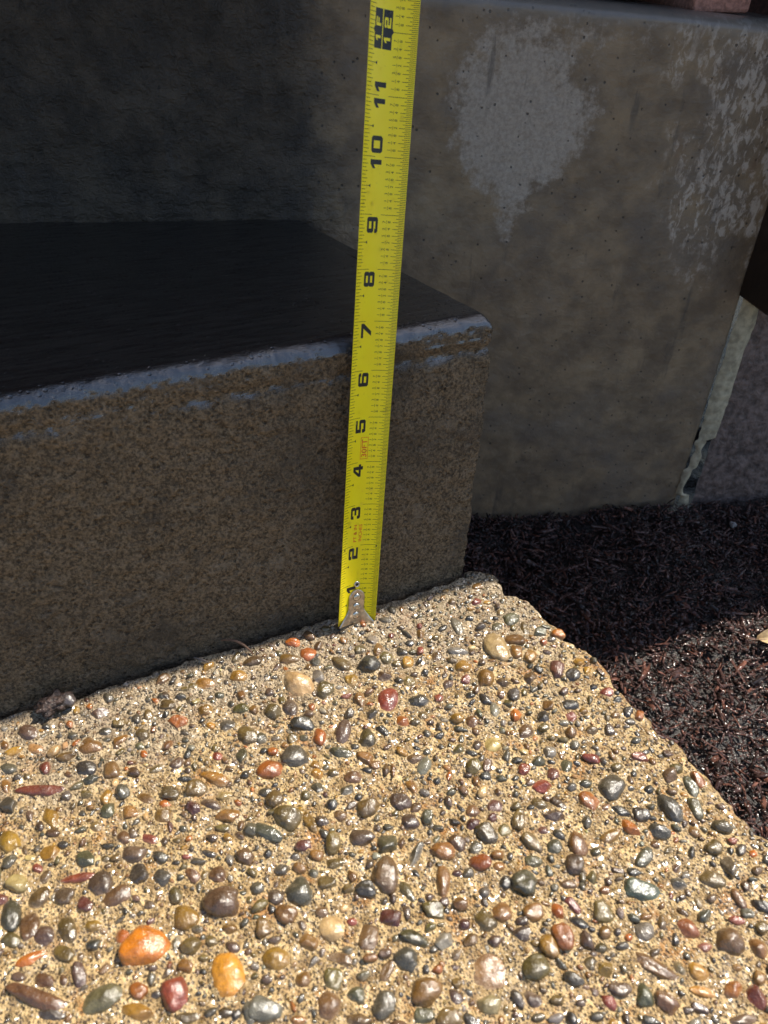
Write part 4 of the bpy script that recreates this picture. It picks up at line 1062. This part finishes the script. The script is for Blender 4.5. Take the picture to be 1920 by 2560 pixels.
BW = 2 * HWB
def U(f): return -HWB + f * BW            # fraction across the blade to mm
LW = 0.11 / INCH                          # half line width in inches
TMAX = 15
for i in range(1, TMAX * 32):
    t = i / 32
    # left edge
    if i % 32 == 0: rect('tick', U(0.004), U(0.33), t - LW, t + LW)
    elif i % 16 == 0: rect('tick', U(0.004), U(0.21), t - LW, t + LW)
    elif i % 4 == 0: rect('tick', U(0.004), U(0.165), t - LW, t + LW)
    elif i % 2 == 0: rect('tick', U(0.004), U(0.125), t - LW, t + LW)
    elif t < 1: rect('tick', U(0.004), U(0.09), t - LW, t + LW)
    # right edge
    if i % 32 == 0: rect('tick', U(0.53), U(0.996), t - LW, t + LW)
    elif i % 4 == 0:
        rect('tick', U(0.775), U(0.996), t - LW, t + LW)
    elif i % 2 == 0: rect('tick', U(0.84), U(0.996), t - LW, t + LW)
    else: rect('tick', U(0.885), U(0.996), t - LW, t + LW)
fr = {1: ('1', '8'), 2: ('1', '4'), 3: ('3', '8'), 4: ('1', '2'), 5: ('5', '8'), 6: ('3', '4'), 7: ('7', '8')}
for n in range(0, 13):
    for k, (a, b) in fr.items():
        t = n + k / 8
        put_text('tick', a, t, U(0.605), 1.45)
        rect('tick', U(0.649), U(0.656), t - 0.030, t + 0.030)
        put_text('tick', b, t, U(0.705), 1.45)
    # half inch pointer
    t = n + 0.5
    add_print('black', [(U(0.205), t), (U(0.252), t + 0.030), (U(0.252), t - 0.030)], [(0, 2, 1)], 0.06)
add_print('black', [(U(0.06), 1.97), (U(0.105), 2.0), (U(0.105), 1.94)], [(0, 2, 1)], 0.06)
add_print('black', [(U(0.93), 1.97), (U(0.885), 2.0), (U(0.885), 1.94)], [(0, 1, 2)], 0.06)
GH, GW = 6.3, 6.6
for n in range(1, 10):
    wd = (0.58 if n == 1 else 1.1) * GW / INCH
    put_glyph('black', str(n), n - 0.045 - wd, U(0.475), GH, GW)
for n in (10, 11):
    put_glyph('black', '1', n - 0.05 - 0.58 * GW / INCH, U(0.475), GH, GW)
    put_glyph('black', str(n)[1], n + 0.06, U(0.475), GH, GW)
# one foot block
rect('black', U(0.155), U(0.325), 11.72, 12.32, 0.05)
rect('black', U(0.345), U(0.53), 11.72, 12.32, 0.05)
add_print('black', [(U(0.155), 11.95), (U(0.155), 12.05), (U(0.125), 12.0)], [(0, 1, 2)], 0.05)
add_print('black', [(U(0.53), 11.95), (U(0.53), 12.05), (U(0.565), 12.0)], [(0, 2, 1)], 0.05)
put_glyph('yellow', '1', 11.84, U(0.295), 2.9, 3.4, 0.09)
put_glyph('yellow', 'F', 12.06, U(0.295), 2.9, 3.4, 0.09)
put_glyph('yellow', '1', 11.82, U(0.50), 3.3, 3.6, 0.09)
put_glyph('yellow', '2', 12.05, U(0.50), 3.3, 3.6, 0.09)
# red lettering
put_text('red', '30FT', 4.315, U(0.475), 3.1, width=10.2)
for (u0, u1, t0, t1) in ((0.385, 0.395, 4.07, 4.56), (0.555, 0.565, 4.07, 4.56), (0.395, 0.555, 4.07, 4.08), (0.395, 0.555, 4.55, 4.56)):
    rect('red', U(u0), U(u1), t0, t1, 0.05)
put_text('red2', 'FT & IN', 2.31, U(0.375), 2.0, width=10.6)
put_text('red2', 'INCHES', 2.31, U(0.505), 2.0, width=10.6)
for kind, nm, mk in (('tick', 'scale_marks', 'tick_print'), ('black', 'inch_numerals', 'black_print'), ('red', 'red_lettering', 'red_print'), ('red2', 'red_lettering', 'red_print'), ('yellow', 'foot_numerals', 'blade')):
    V, F = PRINT[kind]
    o = obj(nm, mesh_np(nm, V, F, True), M[mk])
    o.parent = blade
    o.matrix_parent_inverse = Matrix.Identity(4)
    o.matrix_parent_inverse = (Matrix.Translation(TO * MM) @ blade.matrix_parent_inverse).inverted()

def attach(o, p=None):
    o.parent = p or tape
    o.matrix_parent_inverse = Matrix.Translation(TO * MM).inverted()
    return o
# hook
def hook_hw(t):
    if t > 0.66:
        q = (t - 0.66) / 0.21
        return 5.2 * math.sqrt(max(0.0, 1 - q * q))
    if t > 0.36: return 5.2
    q = (0.36 - t) / 0.36
    return 5.2 + (12.2 - 5.2) * q ** 1.25
tt = np.concatenate([np.array([-0.02]), np.linspace(0.0, 0.66, 26), 0.66 + 0.21 * np.sin(np.linspace(0.08, 1.0, 14) * math.pi / 2)])
nu = 19
topV, botV = [], []
for t in tt:
    hw = max(hook_hw(max(t, 0)), 0.02)
    for u in np.linspace(-1, 1, nu):
        rise = 0.35 * math.exp(-((abs(u) - 0.5) / 0.2) ** 2) * (1 if t < 0.4 else 0.2)
        edge = 0.35 * max(0, abs(u) - 0.82) / 0.18
        topV.append(tuple(bp(u * hw, t, 1.15 + rise - edge)))
        botV.append(tuple(bp(u * hw, t, 0.25)))
# lip bent back under the blade end
lipV = []
for k, (dt, off) in enumerate(((-0.045, 0.6), (-0.06, -0.8), (-0.06, -3.0), (-0.055, -5.0))):
    for u in np.linspace(-1, 1, nu):
        lipV.append(tuple(bp(u * 11.6, dt, off)))
nt = len(tt)
V = topV + botV + lipV
Fh = [tuple(f) for f in grid_faces(nt, nu)] + [tuple(x + nt * nu for x in f[::-1]) for f in grid_faces(nt, nu)]
for i in range(nt - 1):
    Fh.append((i * nu, (i + 1) * nu, nt * nu + (i + 1) * nu, nt * nu + i * nu))
    Fh.append((i * nu + nu - 1, nt * nu + i * nu + nu - 1, nt * nu + (i + 1) * nu + nu - 1, (i + 1) * nu + nu - 1))
L0 = 2 * nt * nu
for j in range(nu - 1):
    Fh.append((j, L0 + j, L0 + j + 1, j + 1))
    for k in range(3):
        Fh.append((L0 + k * nu + j, L0 + (k + 1) * nu + j, L0 + (k + 1) * nu + j + 1, L0 + k * nu + j + 1))
hook = attach(obj('hook', mesh_np('hook', V, Fh), M['hook']))
def dome(name, t, u, r, h, off, mat, ring=False, parent=None):
    V, F = [], []
    na, nb_ = 20, 6
    V.append(tuple(bp(u, t, off + (0.0 if ring else h))))
    prof_ = [(r * math.sin(k / nb_ * math.pi / 2), h * math.cos(k / nb_ * math.pi / 2)) for k in range(1, nb_ + 1)]
    if ring:
        prof_ = [(r * 0.50, 0.0), (r * 0.52, h * 0.8), (r * 0.7, h), (r * 0.9, h * 0.8), (r, 0.0)]
    for (rr, hh_) in prof_:
        for k in range(na):
            a = 2 * math.pi * k / na
            V.append(tuple(bp(u + rr * math.cos(a), t + rr * math.sin(a) / INCH, off + hh_)))
    if not ring:
        for k in range(na): F.append((0, 1 + k, 1 + (k + 1) % na))
    for i in range(len(prof_) - 1):
        for k in range(na):
            F.append((1 + i * na + k, 1 + (i + 1) * na + k, 1 + (i + 1) * na + (k + 1) % na, 1 + i * na + (k + 1) % na))
    return attach(obj(name, mesh_np(name, V, F), mat))
for t in (0.68, 0.435, 0.20):
    dome('rivet_seat', t, 0.0, 2.55, 0.16, 1.22, M['black_print'])
    dome('rivet', t, 0.0, 2.25, 0.75, 1.30, M['rivet'])
dome('eyelet', 1.0, 0.0, 2.0, 0.7, 0.06, M['rivet'], ring=True)
dome('eyelet_hole', 1.0, 0.0, 1.15, 0.02, 0.07, M['black_print'])
for k in range(70):
    t = float(rng.uniform(1.2, 12.5)); u = float(rng.uniform(-10.5, 10.5)); r = float(rng.choice([0.35, 0.45, 0.6, 0.85, 1.1], p=[.3, .3, .2, .15, .05]))
    dome('water_drop', t, u, r, r * 0.55, 0.10, M['water'])
tag(tape, 'yellow steel measuring tape standing upright with its hook on the path', 'measuring tape')
